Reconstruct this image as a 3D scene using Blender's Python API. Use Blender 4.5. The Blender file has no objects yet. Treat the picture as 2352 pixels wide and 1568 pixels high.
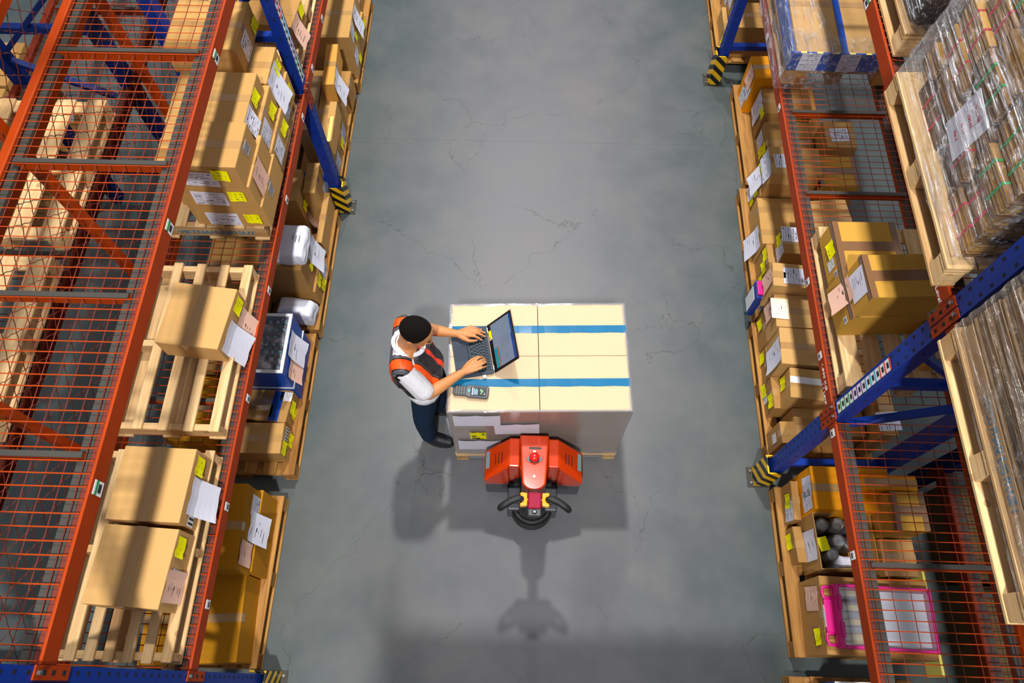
import bpy, bmesh, math, random
from mathutils import Vector, Matrix
R = math.radians
PI = math.pi
random.seed(7)
scn = bpy.context.scene
col = scn.collection

# ------------------------------------------------------------------ helpers
def link(o, parent=None):
    col.objects.link(o)
    if parent is not None:
        o.parent = parent
    return o

def tag(o, label=None, cat=None, group=None, kind=None):
    if label: o['label'] = label
    if cat: o['category'] = cat
    if group: o['group'] = group
    if kind: o['kind'] = kind
    return o

def empty(name, loc=(0, 0, 0), rz=0.0, label=None, cat=None, group=None):
    o = bpy.data.objects.new(name, None)
    o.empty_display_size = .1
    o.location = loc
    o.rotation_euler = (0, 0, rz)
    link(o)
    return tag(o, label, cat, group)

class MB:
    """collects geometry for ONE mesh object"""
    def __init__(s):
        s.bm = bmesh.new()
    def _mi(s, faces, mi):
        for f in faces:
            f.material_index = mi
    def poly(s, pts, mi=0):
        vs = [s.bm.verts.new(p) for p in pts]
        f = s.bm.faces.new(vs); f.material_index = mi
        return s
    def hexa(s, p, mi=0):
        """p: 4 bottom points (ccw from above) then 4 top points"""
        v = [s.bm.verts.new(q) for q in p]
        for idx in ((3, 2, 1, 0), (4, 5, 6, 7), (0, 1, 5, 4), (1, 2, 6, 5), (2, 3, 7, 6), (3, 0, 4, 7)):
            s.bm.faces.new([v[i] for i in idx]).material_index = mi
        return s
    def box(s, x0, x1, y0, y1, z0, z1, mi=0, m=None):
        x0, x1 = min(x0, x1), max(x0, x1); y0, y1 = min(y0, y1), max(y0, y1); z0, z1 = min(z0, z1), max(z0, z1)
        p = [(x0, y0, z0), (x1, y0, z0), (x1, y1, z0), (x0, y1, z0), (x0, y0, z1), (x1, y0, z1), (x1, y1, z1), (x0, y1, z1)]
        if m is not None: p = [tuple(m @ Vector(q)) for q in p]
        return s.hexa(p, mi)
    def bar(s, a, b, w, h, mi=0, up=(0, 0, 1)):
        """rectangular bar from a to b"""
        a = Vector(a); b = Vector(b); d = (b - a).normalized(); u = Vector(up)
        if abs(d.dot(u)) > .98: u = Vector((0, 1, 0))
        sx = d.cross(u).normalized() * w / 2; sz = sx.normalized().cross(d).normalized() * h / 2
        p = [a - sx - sz, a + sx - sz, b + sx - sz, b - sx - sz, a - sx + sz, a + sx + sz, b + sx + sz, b - sx + sz]
        return s.hexa([tuple(q) for q in p], mi)
    def tube(s, pts, r, n=8, mi=0, cap=True):
        pts = [Vector(p) for p in pts]
        rs = r if isinstance(r, (list, tuple)) else [r] * len(pts)
        rings = []; prev = None
        for i, p in enumerate(pts):
            t = (pts[min(i + 1, len(pts) - 1)] - pts[max(i - 1, 0)]).normalized()
            if prev is None:
                u = Vector((0, 0, 1)) if abs(t.z) < .9 else Vector((1, 0, 0))
                prev = t.cross(u).normalized()
            a = (prev - t * prev.dot(t)).normalized(); b = t.cross(a); prev = a
            rings.append([s.bm.verts.new(p + (a * math.cos(2 * PI * k / n) + b * math.sin(2 * PI * k / n)) * rs[i]) for k in range(n)])
        for i in range(len(rings) - 1):
            for k in range(n):
                s.bm.faces.new((rings[i][k], rings[i][(k + 1) % n], rings[i + 1][(k + 1) % n], rings[i + 1][k])).material_index = mi
        if cap:
            s.bm.faces.new(rings[0][::-1]).material_index = mi
            s.bm.faces.new(rings[-1]).material_index = mi
        return s
    def cyl(s, c, r, z0, z1, n=20, mi=0, r2=None):
        r2 = r if r2 is None else r2
        return s.tube([(c[0], c[1], z0), (c[0], c[1], z1)], [r, r2], n, mi)
    def lathe(s, prof, c=(0, 0, 0), n=24, mi=0):
        rings = []
        for (r, z) in prof:
            rings.append([s.bm.verts.new((c[0] + max(r, 1e-4) * math.cos(2 * PI * k / n), c[1] + max(r, 1e-4) * math.sin(2 * PI * k / n), c[2] + z)) for k in range(n)])
        for i in range(len(rings) - 1):
            for k in range(n):
                s.bm.faces.new((rings[i][k], rings[i][(k + 1) % n], rings[i + 1][(k + 1) % n], rings[i + 1][k])).material_index = mi
        s.bm.faces.new(rings[0][::-1]).material_index = mi
        s.bm.faces.new(rings[-1]).material_index = mi
        return s
    def prism(s, pts, z0, z1, mi=0, ztop=None):
        n = len(pts)
        lo = [s.bm.verts.new((p[0], p[1], z0)) for p in pts]
        hi = [s.bm.verts.new((p[0], p[1], (ztop(p) if ztop else z1))) for p in pts]
        s.bm.faces.new(lo[::-1]).material_index = mi
        s.bm.faces.new(hi).material_index = mi
        for i in range(n):
            s.bm.faces.new((lo[i], lo[(i + 1) % n], hi[(i + 1) % n], hi[i])).material_index = mi
        return s
    def ell(s, c, r, m=None, nu=16, nv=10, mi=0):
        g = bmesh.ops.create_uvsphere(s.bm, u_segments=nu, v_segments=nv, radius=1)
        for v in g['verts']:
            q = Vector((c[0] + v.co.x * r[0], c[1] + v.co.y * r[1], c[2] + v.co.z * r[2]))
            v.co = m @ q if m is not None else q
            for f in v.link_faces: f.material_index = mi
        return s
    def cone(s, a, ra, b, rb, n=12):
        """round-ended cone (for bodies)"""
        a = Vector(a); b = Vector(b); d = b - a
        L = max(d.length, 1e-5); d = d / L
        pts = []; rs = []
        for k in range(4):
            t = PI / 2 * (1 - k / 4); pts.append(a - d * ra * math.sin(t)); rs.append(max(ra * math.cos(t), ra * .05))
        pts.append(a); rs.append(ra); pts.append(b); rs.append(rb)
        for k in range(1, 5):
            t = PI / 2 * k / 4; pts.append(b + d * rb * math.sin(t)); rs.append(max(rb * math.cos(t), rb * .05))
        return s.tube(pts, rs, n)
    def chain(s, pts, rs, n=12):
        for i in range(len(pts) - 1): s.cone(pts[i], rs[i], pts[i + 1], rs[i + 1], n)
        return s
    def xf(s, m):
        for v in s.bm.verts: v.co = m @ v.co
        return s
    def mesh(s, name, mats):
        me = bpy.data.meshes.new(name)
        bmesh.ops.recalc_face_normals(s.bm, faces=s.bm.faces)
        s.bm.to_mesh(me); s.bm.free()
        for m in (mats if isinstance(mats, (list, tuple)) else [mats]): me.materials.append(m)
        return me
    def build(s, name, mats, parent=None, loc=None, rz=0, smooth=False, bevel=0, seg=2, rot=None):
        me = s.mesh(name, mats)
        o = bpy.data.objects.new(name, me); link(o, parent)
        if loc is not None: o.location = loc
        if rz: o.rotation_euler = (0, 0, rz)
        if rot: o.rotation_euler = rot
        if smooth:
            for p in me.polygons: p.use_smooth = True
        if bevel:
            b = o.modifiers.new('bevel', 'BEVEL'); b.width = bevel; b.segments = seg; b.limit_method = 'ANGLE'; b.angle_limit = R(35)
        return o

def text(name, s, size, mat, parent, loc, rot, ext=.0006, align='CENTER', width=1.0, fname=None):
    cu = bpy.data.curves.new(name, 'FONT'); cu.body = s; cu.size = size; cu.extrude = ext
    cu.align_x = align; cu.align_y = 'CENTER'; cu.offset = .0
    tmp = bpy.data.objects.new(name, cu)
    me = bpy.data.meshes.new_from_object(tmp)
    bpy.data.objects.remove(tmp)
    for v in me.vertices: v.co.x *= width
    me.materials.clear(); me.materials.append(mat)
    o = bpy.data.objects.new(name, me); link(o, parent); o.location = loc; o.rotation_euler = rot
    return o

def inst(o, parent, loc=None, rz=None):
    c = o.copy(); col.objects.link(c); c.parent = parent
    if loc is not None: c.location = loc
    if rz is not None: c.rotation_euler = (0, 0, rz)
    return c

# ------------------------------------------------------------------ materials
def s2l(c):
    return tuple(((x / 255) / 12.92 if x / 255 <= .04045 else ((x / 255 + .055) / 1.055) ** 2.4) for x in c) + (1,)

class NT:
    def __init__(s, name):
        s.m = bpy.data.materials.new(name); s.m.use_nodes = True
        s.t = s.m.node_tree; s.t.nodes.clear()
        s.out = s.n('ShaderNodeOutputMaterial')
    def n(s, t, **k):
        x = s.t.nodes.new(t)
        for a, b in k.items():
            if a in x.inputs.keys(): x.inputs[a].default_value = b
            else: setattr(x, a, b)
        return x
    def l(s, a, b): s.t.links.new(a, b)
    def co(s, scale=(1, 1, 1), kind='Object', rot=(0, 0, 0)):
        c = s.n('ShaderNodeTexCoord'); mp = s.n('ShaderNodeMapping'); mp.inputs['Scale'].default_value = scale
        mp.inputs['Rotation'].default_value = rot
        s.l(c.outputs[kind], mp.inputs[0]); return mp.outputs[0]
    def noise(s, vec, scale, detail=4, rough=.55, dist=0):
        x = s.n('ShaderNodeTexNoise'); s.l(vec, x.inputs['Vector']); x.inputs['Scale'].default_value = scale
        x.inputs['Detail'].default_value = detail; x.inputs['Roughness'].default_value = rough; x.inputs['Distortion'].default_value = dist
        return x.outputs['Fac']
    def ramp(s, fac, stops):
        x = s.n('ShaderNodeValToRGB'); s.l(fac, x.inputs[0]); e = x.color_ramp.elements
        while len(e) < len(stops): e.new(.5)
        for i, (p, c) in enumerate(stops):
            e[i].position = p; e[i].color = c if len(c) == 4 else (*c, 1)
        return x.outputs[0]
    def math(s, op, a, b=None, c=None, clamp=False):
        x = s.n('ShaderNodeMath', operation=op); x.use_clamp = clamp
        for i, q in enumerate((a, b, c)):
            if q is None: continue
            if isinstance(q, (int, float)): x.inputs[i].default_value = q
            else: s.l(q, x.inputs[i])
        return x.outputs[0]
    def mix(s, fac, a, b, mode='MIX'):
        x = s.n('ShaderNodeMix', data_type='RGBA', blend_type=mode)
        for sock, q in ((x.inputs[0], fac), (x.inputs[6], a), (x.inputs[7], b)):
            if isinstance(q, (int, float)): sock.default_value = q
            elif isinstance(q, tuple): sock.default_value = q
            else: s.l(q, sock)
        return x.outputs[2]
    def bsdf(s, color=None, rough=.6, metal=0, spec=.5, bump=None, bstr=.2, bdist=.01, coat=0, emit=None, estr=1):
        b = s.n('ShaderNodeBsdfPrincipled')
        if color is not None:
            if isinstance(color, tuple): b.inputs['Base Color'].default_value = color
            else: s.l(color, b.inputs['Base Color'])
        if isinstance(rough, (int, float)): b.inputs['Roughness'].default_value = rough
        else: s.l(rough, b.inputs['Roughness'])
        b.inputs['Metallic'].default_value = metal
        b.inputs['Specular IOR Level'].default_value = spec
        b.inputs['Coat Weight'].default_value = coat; b.inputs['Coat Roughness'].default_value = .12
        if emit is not None:
            b.inputs['Emission Color'].default_value = emit; b.inputs['Emission Strength'].default_value = estr
        if bump is not None:
            u = s.n('ShaderNodeBump'); u.inputs['Strength'].default_value = bstr; u.inputs['Distance'].default_value = bdist
            s.l(bump, u.inputs['Height']); s.l(u.outputs[0], b.inputs['Normal'])
        s.l(b.outputs[0], s.out.inputs[0])
        return b
    def rnd(s):
        return s.n('ShaderNodeObjectInfo').outputs['Random']

def plain(name, c, rough=.5, metal=0, spec=.5, coat=0, bump=0, bscale=60, emit=None, estr=1, var=0):
    t = NT(name); c = s2l(c)
    color = c
    v = t.co()
    nz = t.noise(v, bscale, 3)
    if var:
        dark = tuple(x * (1 - var) for x in c[:3]) + (1,)
        lo = t.noise(v, 6, 4)
        color = t.mix(t.math('MULTIPLY_ADD', lo, 1.6, -.3, True), dark, c)
    t.bsdf(color, rough, metal, spec, bump=nz if bump else None, bstr=bump, coat=coat, emit=s2l(emit) if emit else None, estr=estr)
    return t.m

def cardboard(name, c, var=.10):
    t = NT(name); c = s2l(c); v = t.co()
    n1 = t.noise(v, 3.0, 4); r = t.rnd()
    f = t.math('ADD', t.math('MULTIPLY', n1, .6), t.math('MULTIPLY', r, .4))
    dark = tuple(x * (1 - 2 * var) for x in c[:3]) + (1,); lite = tuple(min(1, x * (1 + var * .5)) for x in c[:3]) + (1,)
    base = t.mix(f, dark, lite)
    sc = t.noise(t.co((4, 60, 60)), 2.2, 5, .7)      # scuffs along the flutes
    base = t.mix(t.math('MULTIPLY', t.math('GREATER_THAN', sc, .70), .18), base, (c[0] * .55, c[1] * .5, c[2] * .45, 1))
    flute = t.n('ShaderNodeTexWave', bands_direction='X'); flute.inputs['Scale'].default_value = 40
    t.l(v, flute.inputs[0])
    h = t.math('ADD', t.math('MULTIPLY', flute.outputs['Fac'], .25), t.noise(v, 40, 3))
    t.bsdf(base, .72, spec=.25, bump=h, bstr=.10, bdist=.004)
    return t.m

def wood(name, a, b, axis='Y'):
    t = NT(name)
    sc = {'Y': (30, 1.6, 30), 'X': (1.6, 30, 30)}[axis]
    r = t.rnd()
    cc = t.n('ShaderNodeTexCoord'); mp = t.n('ShaderNodeMapping'); mp.inputs['Scale'].default_value = sc
    add = t.n('ShaderNodeVectorMath', operation='MULTIPLY_ADD')
    cb = t.n('ShaderNodeCombineXYZ'); 
    for i in range(3): t.l(r, cb.inputs[i])
    t.l(cb.outputs[0], add.inputs[0]); add.inputs[1].default_value = (7, 11, 13); t.l(cc.outputs['Object'], add.inputs[2])
    t.l(add.outputs[0], mp.inputs[0])
    n1 = t.noise(mp.outputs[0], 1.2, 6, .6, .6)
    n2 = t.noise(add.outputs[0], 5, 4)
    base = t.ramp(n1, [(.25, s2l(b)), (.6, s2l(a)), (.85, s2l(tuple(min(255, x + 14) for x in a)))])
    tint = t.ramp(t.math('ADD', t.math('MULTIPLY', r, .65), t.math('MULTIPLY', n2, .35)), [(.1, (.62, .52, .42, 1)), (.5, (.95, .93, .9, 1)), (.95, (1.08, 1.05, 1.0, 1))])
    base = t.mix(1.0, base, tint, 'MULTIPLY')
    kn = t.n('ShaderNodeTexVoronoi'); kn.inputs['Scale'].default_value = 5.5; t.l(add.outputs[0], kn.inputs['Vector'])
    base = t.mix(t.math('MULTIPLY', t.math('LESS_THAN', kn.outputs['Distance'], .10), .45), base, s2l((120, 70, 30)))
    t.bsdf(base, .75, spec=.2, bump=n1, bstr=.25, bdist=.004)
    return t.m

M = {}
M['kraft'] = cardboard('cardboard_kraft', (178, 132, 72))
M['kraft2'] = cardboard('cardboard_kraft_light', (196, 150, 86))
M['tan'] = cardboard('cardboard_tan', (206, 160, 98))
M['pale'] = cardboard('cardboard_pale', (214, 180, 132))
M['gold'] = cardboard('cardboard_gold', (200, 150, 58))
M['yel'] = cardboard('cardboard_mustard', (196, 132, 4))
M['yelo'] = cardboard('cardboard_orange_yellow', (236, 150, 0))
M['orangeb'] = cardboard('cardboard_orange', (226, 160, 70))
M['cream'] = cardboard('cardboard_cream', (222, 192, 154), .05)
M['tape'] = plain('packing_tape_clear', (178, 136, 82), .18, coat=.6, bump=.15)
M['tapeb'] = plain('packing_tape_brown', (128, 92, 62), .3, coat=.4, bump=.15)
M['tapew'] = plain('packing_tape_white', (232, 230, 232), .4)
M['bluetape'] = plain('adhesive_tape_blue', (0, 110, 156), .5, coat=.03, spec=.2, bump=.12, bscale=30, var=.15)
M['sheet'] = plain('paper_white', (226, 226, 240), .7, spec=.2, bump=.1, bscale=12)
M['pink'] = plain('paper_pink', (236, 190, 168), .7, spec=.2, bump=.1, bscale=12)
M['creamp'] = plain('paper_cream', (250, 236, 205), .7, spec=.2)
M['yell'] = plain('label_yellow', (255, 248, 0), .6, spec=.2)
M['ink'] = plain('ink_black', (34, 34, 44), .7)
M['inkg'] = plain('ink_grey', (128, 128, 140), .7)
M['pyel'] = plain('label_pale_yellow', (240, 226, 110), .6)
M['wood'] = wood('pine_pale', (226, 192, 142), (188, 146, 94))
M['woodx'] = wood('pine_pale_cross', (226, 192, 142), (188, 146, 94), 'X')
M['wood2'] = wood('pine_warm', (184, 136, 74), (134, 90, 46))
M['wood2x'] = wood('pine_warm_cross', (184, 136, 74), (134, 90, 46), 'X')
M['orange'] = plain('rack_paint_orange', (170, 58, 0), .5, spec=.2, bump=.05, var=.22)
M['dorange'] = plain('rack_wire_orange', (180, 66, 8), .5, spec=.3)
M['blue2'] = plain('rack_paint_blue_shaded', (0, 26, 84), .6, spec=.2)  # rack blue with the back racks' shade put into its colour
M['dred'] = plain('rack_wire_red_step_shade', (104, 34, 18), .6)
M['orange2'] = plain('rack_paint_orange_shaded', (112, 34, 4), .6, spec=.2, var=.3)  # darker copy of the rack orange, mesh shade painted into it
M['blue'] = plain('rack_paint_blue', (0, 50, 148), .45, spec=.3, bump=.05, var=.2)
M['hole'] = plain('punched_hole', (8, 10, 16), .9)
M['grey'] = plain('galvanised_grey', (64, 60, 54), .65, metal=.1, var=.2)
M['steel'] = plain('steel', (150, 150, 150), .35, metal=.9)
M['black'] = plain('plastic_black', (16, 16, 18), .45, spec=.35)
M['rubber'] = plain('rubber_black', (22, 22, 24), .6)
M['white'] = plain('paint_white', (235, 235, 235), .5)
M['dgrey'] = plain('plastic_dark_grey', (66, 70, 74), .42)
M['truck'] = plain('truck_paint_orange', (208, 58, 0), .42, coat=.45, spec=.2, var=.08)
M['maroon'] = plain('truck_head_maroon', (150, 14, 46), .55, spec=.2)
M['amber'] = plain('butterfly_amber', (250, 160, 8), .35, coat=.2)
M['redknob'] = plain('knob_red', (220, 20, 16), .15, coat=1)
M['blueplast'] = plain('plastic_blue', (0, 72, 176), .42, var=.15)
M['hazblue'] = plain('plastic_blue_dark', (10, 50, 140), .4)
M['pinkpl'] = plain('plastic_pink', (214, 20, 128), .4, coat=.15)
M['bagw'] = plain('bag_white', (226, 226, 238), .38, bump=.6, bscale=14)
M['lamin'] = plain('foam_white_edge', (220, 224, 224), .6)
M['green'] = plain('twine_green', (40, 170, 90), .6)
M['red'] = plain('twine_red', (200, 34, 50), .6)
M['skin'] = plain('skin', (205, 138, 84), .48, spec=.35, bump=.08, bscale=220, var=.10)
M['nail'] = plain('fingernail', (226, 180, 160), .3)
M['hair'] = plain('hair_black', (20, 15, 12), .9, spec=.15, bump=.9, bscale=320)
M['tee'] = plain('cotton_white', (236, 236, 240), .8, spec=.2, bump=.5, bscale=16)
M['denim'] = plain('denim_navy', (26, 48, 74), .85, spec=.2, bump=.5, bscale=24, var=.35)
M['shoe'] = plain('shoe_leather', (24, 26, 32), .55, bump=.3)
M['lace'] = plain('shoe_lace', (90, 92, 100), .8)
M['eye'] = plain('eyeball', (230, 226, 220), .2)
M['lapbody'] = plain('laptop_graphite', (58, 68, 80), .62, spec=.2)
M['keyc'] = plain('laptop_keys', (24, 38, 50), .6, spec=.2)
M['keymark'] = plain('laptop_key_print', (120, 138, 148), .6)
M['screen'] = plain('laptop_screen_lit', (20, 22, 24), .2, emit=(128, 142, 164), estr=.85)
M['scr_navy'] = plain('screen_navy', (10, 40, 90), .2, emit=(6, 60, 130), estr=.6)
M['scr_teal'] = plain('screen_teal', (10, 80, 90), .2, emit=(14, 140, 156), estr=.6)
M['scr_brown'] = plain('screen_brown', (80, 50, 30), .2, emit=(164, 92, 56), estr=.6)
M['scr_text'] = plain('screen_text', (60, 70, 80), .3, emit=(84, 104, 128), estr=.5)
M['scr_dark'] = plain('scanner_screen', (8, 10, 16), .12, emit=(8, 22, 46), estr=.4)
M['scr_green'] = plain('screen_green', (20, 90, 20), .3, emit=(70, 190, 40), estr=.8)
M['scr_lblue'] = plain('screen_light_blue', (60, 110, 150), .3, emit=(130, 190, 230), estr=.7)
M['cyan'] = plain('key_cyan', (0, 170, 200), .4)
M['greensw'] = plain('label_green', (40, 150, 80), .5)
M['purp'] = plain('label_purple', (140, 90, 170), .5)
M['cyanl'] = plain('label_cyan', (60, 170, 210), .5)
M['redl'] = plain('label_red', (220, 70, 70), .5)
M['marker'] = plain('marker_blue', (20, 130, 180), .6)
M['reflect'] = plain('reflective_tape', (255, 92, 20), .3, coat=.6, bump=.3, bscale=40)
M['lens'] = plain('spectacle_lens', (200, 200, 200), .1)

def stripes():
    t = NT('hazard_stripes'); c = t.n('ShaderNodeTexCoord'); x = t.n('ShaderNodeSeparateXYZ'); t.l(c.outputs['Object'], x.inputs[0])
    s = t.math('ADD', t.math('MULTIPLY', t.math('ADD', x.outputs[0], x.outputs[1]), 1.0), x.outputs[2])
    f = t.math('GREATER_THAN', t.math('FRACT', t.math('MULTIPLY', s, 8.5)), .5)
    t.bsdf(t.mix(f, s2l((236, 186, 10)), s2l((18, 18, 20))), .4)
    return t.m
M['haz'] = stripes()

def film(name='stretch_film', base=.10, streak=.5, rough=.10, axis=(3, 3, 40), tint=(235, 235, 240), bs=.8, milky=0.0):
    t = NT(name)
    v = t.co(axis); n = t.noise(v, 1.6, 6, .65, .8)
    n2 = t.noise(t.co((5, 5, 5)), 2.2, 5, .6, 1.2)
    lw = t.n('ShaderNodeLayerWeight'); lw.inputs['Blend'].default_value = .25
    h = t.math('ADD', n, t.math('MULTIPLY', n2, .8))
    u = t.n('ShaderNodeBump'); u.inputs['Strength'].default_value = bs; u.inputs['Distance'].default_value = .03; t.l(h, u.inputs['Height'])
    g = t.n('ShaderNodeBsdfGlossy'); g.inputs['Color'].default_value = s2l(tint); g.inputs['Roughness'].default_value = rough
    t.l(u.outputs[0], g.inputs['Normal'])
    tr = t.n('ShaderNodeBsdfTransparent'); tr.inputs['Color'].default_value = (.97, .97, .97, 1)
    st = t.ramp(n, [(.53, (0, 0, 0, 1)), (.63, (1, 1, 1, 1))])
    st = t.math('MAXIMUM', st, t.math('MULTIPLY', t.ramp(n2, [(.56, (0, 0, 0, 1)), (.66, (1, 1, 1, 1))]), .6))
    fac = t.math('ADD', t.math('ADD', t.math('MULTIPLY', st, streak), base), t.math('MULTIPLY', lw.outputs['Fresnel'], .35), clamp=True)
    df = t.n('ShaderNodeBsdfDiffuse'); df.inputs['Color'].default_value = s2l(tint); t.l(u.outputs[0], df.inputs['Normal'])
    gd = t.n('ShaderNodeMixShader'); gd.inputs[0].default_value = milky; t.l(g.outputs[0], gd.inputs[1]); t.l(df.outputs[0], gd.inputs[2])
    mx = t.n('ShaderNodeMixShader'); t.l(fac, mx.inputs[0]); t.l(tr.outputs[0], mx.inputs[1]); t.l(gd.outputs[0], mx.inputs[2])
    t.l(mx.outputs[0], t.out.inputs[0])
    return t.m
M['film'] = film(milky=.2)
M['filmflat'] = film('stretch_film_taut', .36, .12, .10, (.6, .6, 22), bs=.12, milky=.32)  # milky veil paints the floor's grey reflection into the film
M['filmload'] = film('stretch_film_crumpled', .07, .55, .16, (20, 1.5, 20), bs=1.0, milky=.38)
M['filmcloudy'] = film('stretch_film_cloudy', .10, .45, .22, (16, 1.3, 16), tint=(225, 215, 205), bs=1.0, milky=.3)

def glass():
    t = NT('clear_plastic'); g = t.n('ShaderNodeBsdfGlossy'); g.inputs['Roughness'].default_value = .05
    tr = t.n('ShaderNodeBsdfTransparent'); lw = t.n('ShaderNodeLayerWeight'); lw.inputs['Blend'].default_value = .3
    mx = t.n('ShaderNodeMixShader'); t.l(t.math('MULTIPLY_ADD', lw.outputs['Fresnel'], .7, .12, True), mx.inputs[0])
    t.l(tr.outputs[0], mx.inputs[1]); t.l(g.outputs[0], mx.inputs[2]); t.l(mx.outputs[0], t.out.inputs[0]); return t.m
M['clear'] = glass()

def floor_mat():
    t = NT('painted_concrete'); v = t.co()
    sep = t.n('ShaderNodeSeparateXYZ'); t.l(v, sep.inputs[0])
    big = t.noise(v, .55, 5, .6); mid = t.noise(v, 2.2, 6, .65); fine = t.noise(v, 14, 5, .6)
    ax = t.math('ABSOLUTE', t.math('ADD', sep.outputs[0], -.15))
    # lamp footprint painted in as a lighter centre lane, grey-green coat at rack edges
    lamp_lane = t.math('ADD', t.math('MULTIPLY', ax, -.8), t.math('MULTIPLY_ADD', mid, .5, 1.15), clamp=True)
    lane_grey = t.ramp(mid, [(.2, s2l((88, 90, 95))), (.5, s2l((95, 96, 100))), (.8, s2l((104, 104, 105)))])
    coat = t.ramp(mid, [(.25, s2l((66, 77, 78))), (.75, s2l((78, 88, 89)))])
    base = t.mix(lamp_lane, coat, lane_grey)
    base = t.mix(t.math('MULTIPLY', t.ramp(big, [(.4, (0, 0, 0, 1)), (.7, (1, 1, 1, 1))]), .25), base, s2l((124, 117, 108)))
    # cracks: thin lines of a distorted voronoi, only where a mask allows
    dv = t.n('ShaderNodeVectorMath', operation='MULTIPLY_ADD'); nn = t.n('ShaderNodeTexNoise'); nn.inputs['Scale'].default_value = 3.2; nn.inputs['Detail'].default_value = 5
    nn.inputs['Roughness'].default_value = .55
    t.l(v, nn.inputs['Vector']); t.l(nn.outputs['Color'], dv.inputs[0]); dv.inputs[1].default_value = (.45, .45, 0); t.l(v, dv.inputs[2])
    vo = t.n('ShaderNodeTexVoronoi', feature='DISTANCE_TO_EDGE'); vo.inputs['Scale'].default_value = .95; t.l(dv.outputs[0], vo.inputs['Vector'])
    ln = t.math('LESS_THAN', vo.outputs['Distance'], .0019)
    msk = t.math('GREATER_THAN', t.noise(v, .8, 2), .47)
    crack = t.math('MULTIPLY', ln, msk)
    base = t.mix(t.math('MULTIPLY', crack, .55), base, s2l((56, 54, 52)))
    # smudges and tyre spots
    sp = t.n('ShaderNodeTexVoronoi'); sp.inputs['Scale'].default_value = 2.3; sp.inputs['Randomness'].default_value = 1; t.l(v, sp.inputs['Vector'])
    spot = t.math('MULTIPLY', t.math('LESS_THAN', sp.outputs['Distance'], t.math('MULTIPLY', fine, .11)), t.math('GREATER_THAN', mid, .5))
    base = t.mix(t.math('MULTIPLY', spot, .16), base, s2l((70, 72, 72)))
    # narrow saw-cut joint across the aisle
    jy = t.math('LESS_THAN', t.math('ABSOLUTE', t.math('ADD', sep.outputs[1], -4.62)), .0035)
    base = t.mix(t.math('MULTIPLY', jy, .35), base, s2l((60, 62, 64)))
    rough = t.math('MULTIPLY_ADD', mid, .20, .34)
    b = t.bsdf(base, rough, spec=.45, bump=t.math('SUBTRACT', t.math('MULTIPLY', fine, .3), crack), bstr=.12, bdist=.004)
    return t.m
M['floor'] = floor_mat()

def vest_mat():
    """grey mesh waistcoat, black piping, orange bands over each shoulder and round the waist"""
    t = NT('safety_vest_fabric'); c = t.n('ShaderNodeTexCoord'); x = t.n('ShaderNodeSeparateXYZ'); t.l(c.outputs['Object'], x.inputs[0])
    ay = t.math('ABSOLUTE', x.outputs[1])
    inb = lambda v, a, b: t.math('MULTIPLY', t.math('GREATER_THAN', v, a), t.math('LESS_THAN', v, b))
    orange = t.math('MAXIMUM', inb(ay, .112, .172), inb(x.outputs[2], .972, 1.022))
    blk = t.math('MAXIMUM', t.math('MAXIMUM', inb(ay, .105, .112), inb(ay, .172, .178)), t.math('MAXIMUM', t.math('GREATER_THAN', ay, .198), t.math('LESS_THAN', x.outputs[2], .960)))
    front = t.math('MULTIPLY', t.math('GREATER_THAN', x.outputs[0], .02), t.math('LESS_THAN', ay, .10))
    base = t.mix(front, s2l((92, 92, 100)), s2l((34, 34, 40)))
    weave = t.noise(v := t.co(), 160, 2)
    base = t.mix(t.math('MULTIPLY', weave, .35), base, s2l((60, 60, 66)))
    base = t.mix(orange, base, s2l((255, 88, 18)))
    base = t.mix(blk, base, s2l((20, 20, 24)))
    zip_ = t.math('MULTIPLY', t.math('GREATER_THAN', x.outputs[0], .02), inb(ay, .0, .018))
    base = t.mix(zip_, base, s2l((240, 60, 30)))
    t.bsdf(base, .5, spec=.4, bump=t.noise(v, 22, 4), bstr=.6, bdist=.01)
    return t.m
M['vest'] = vest_mat()

def sheets(name, a, b, sc=70):
    t = NT(name); v = t.co((.8, .8, sc)); n = t.noise(v, 1, 2, .5)
    dk = tuple(q * .3 for q in s2l(b)[:3]) + (1,)
    base = t.ramp(n, [(.36, dk), (.44, s2l(b)), (.52, s2l(a)), (.70, s2l(tuple(min(255, q + 26) for q in a)))])
    base = t.mix(t.math('MULTIPLY', t.rnd(), .45), base, s2l(b))
    t.bsdf(base, .7, spec=.2, bump=n, bstr=.9, bdist=.01); return t.m
M['sheets'] = sheets('stacked_board_edges', (196, 146, 58), (96, 64, 22))
M['sheets2'] = sheets('stacked_board_edges_dark', (150, 106, 40), (66, 46, 16))
M['lumber'] = sheets('wrapped_planks', (176, 140, 98), (112, 84, 54), 40)
M['darkload'] = sheets('dark_wrapped_goods', (84, 62, 44), (46, 34, 26), 14)
M['jeansheet'] = M['sheet']
CAMM = Matrix(((0.999577, -0.025335, 0.014310, 0), (0.029016, 0.904538, -0.425404, 0), (-0.002166, 0.425640, 0.904890, 5.4), (0, 0, 0, 1)))
# ------------------------------------------------------------------ setting
f = MB().box(-7.5, 7.5, -5, 15, -.1, 0).build('floor', M['floor']); f['kind'] = 'structure'

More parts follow.
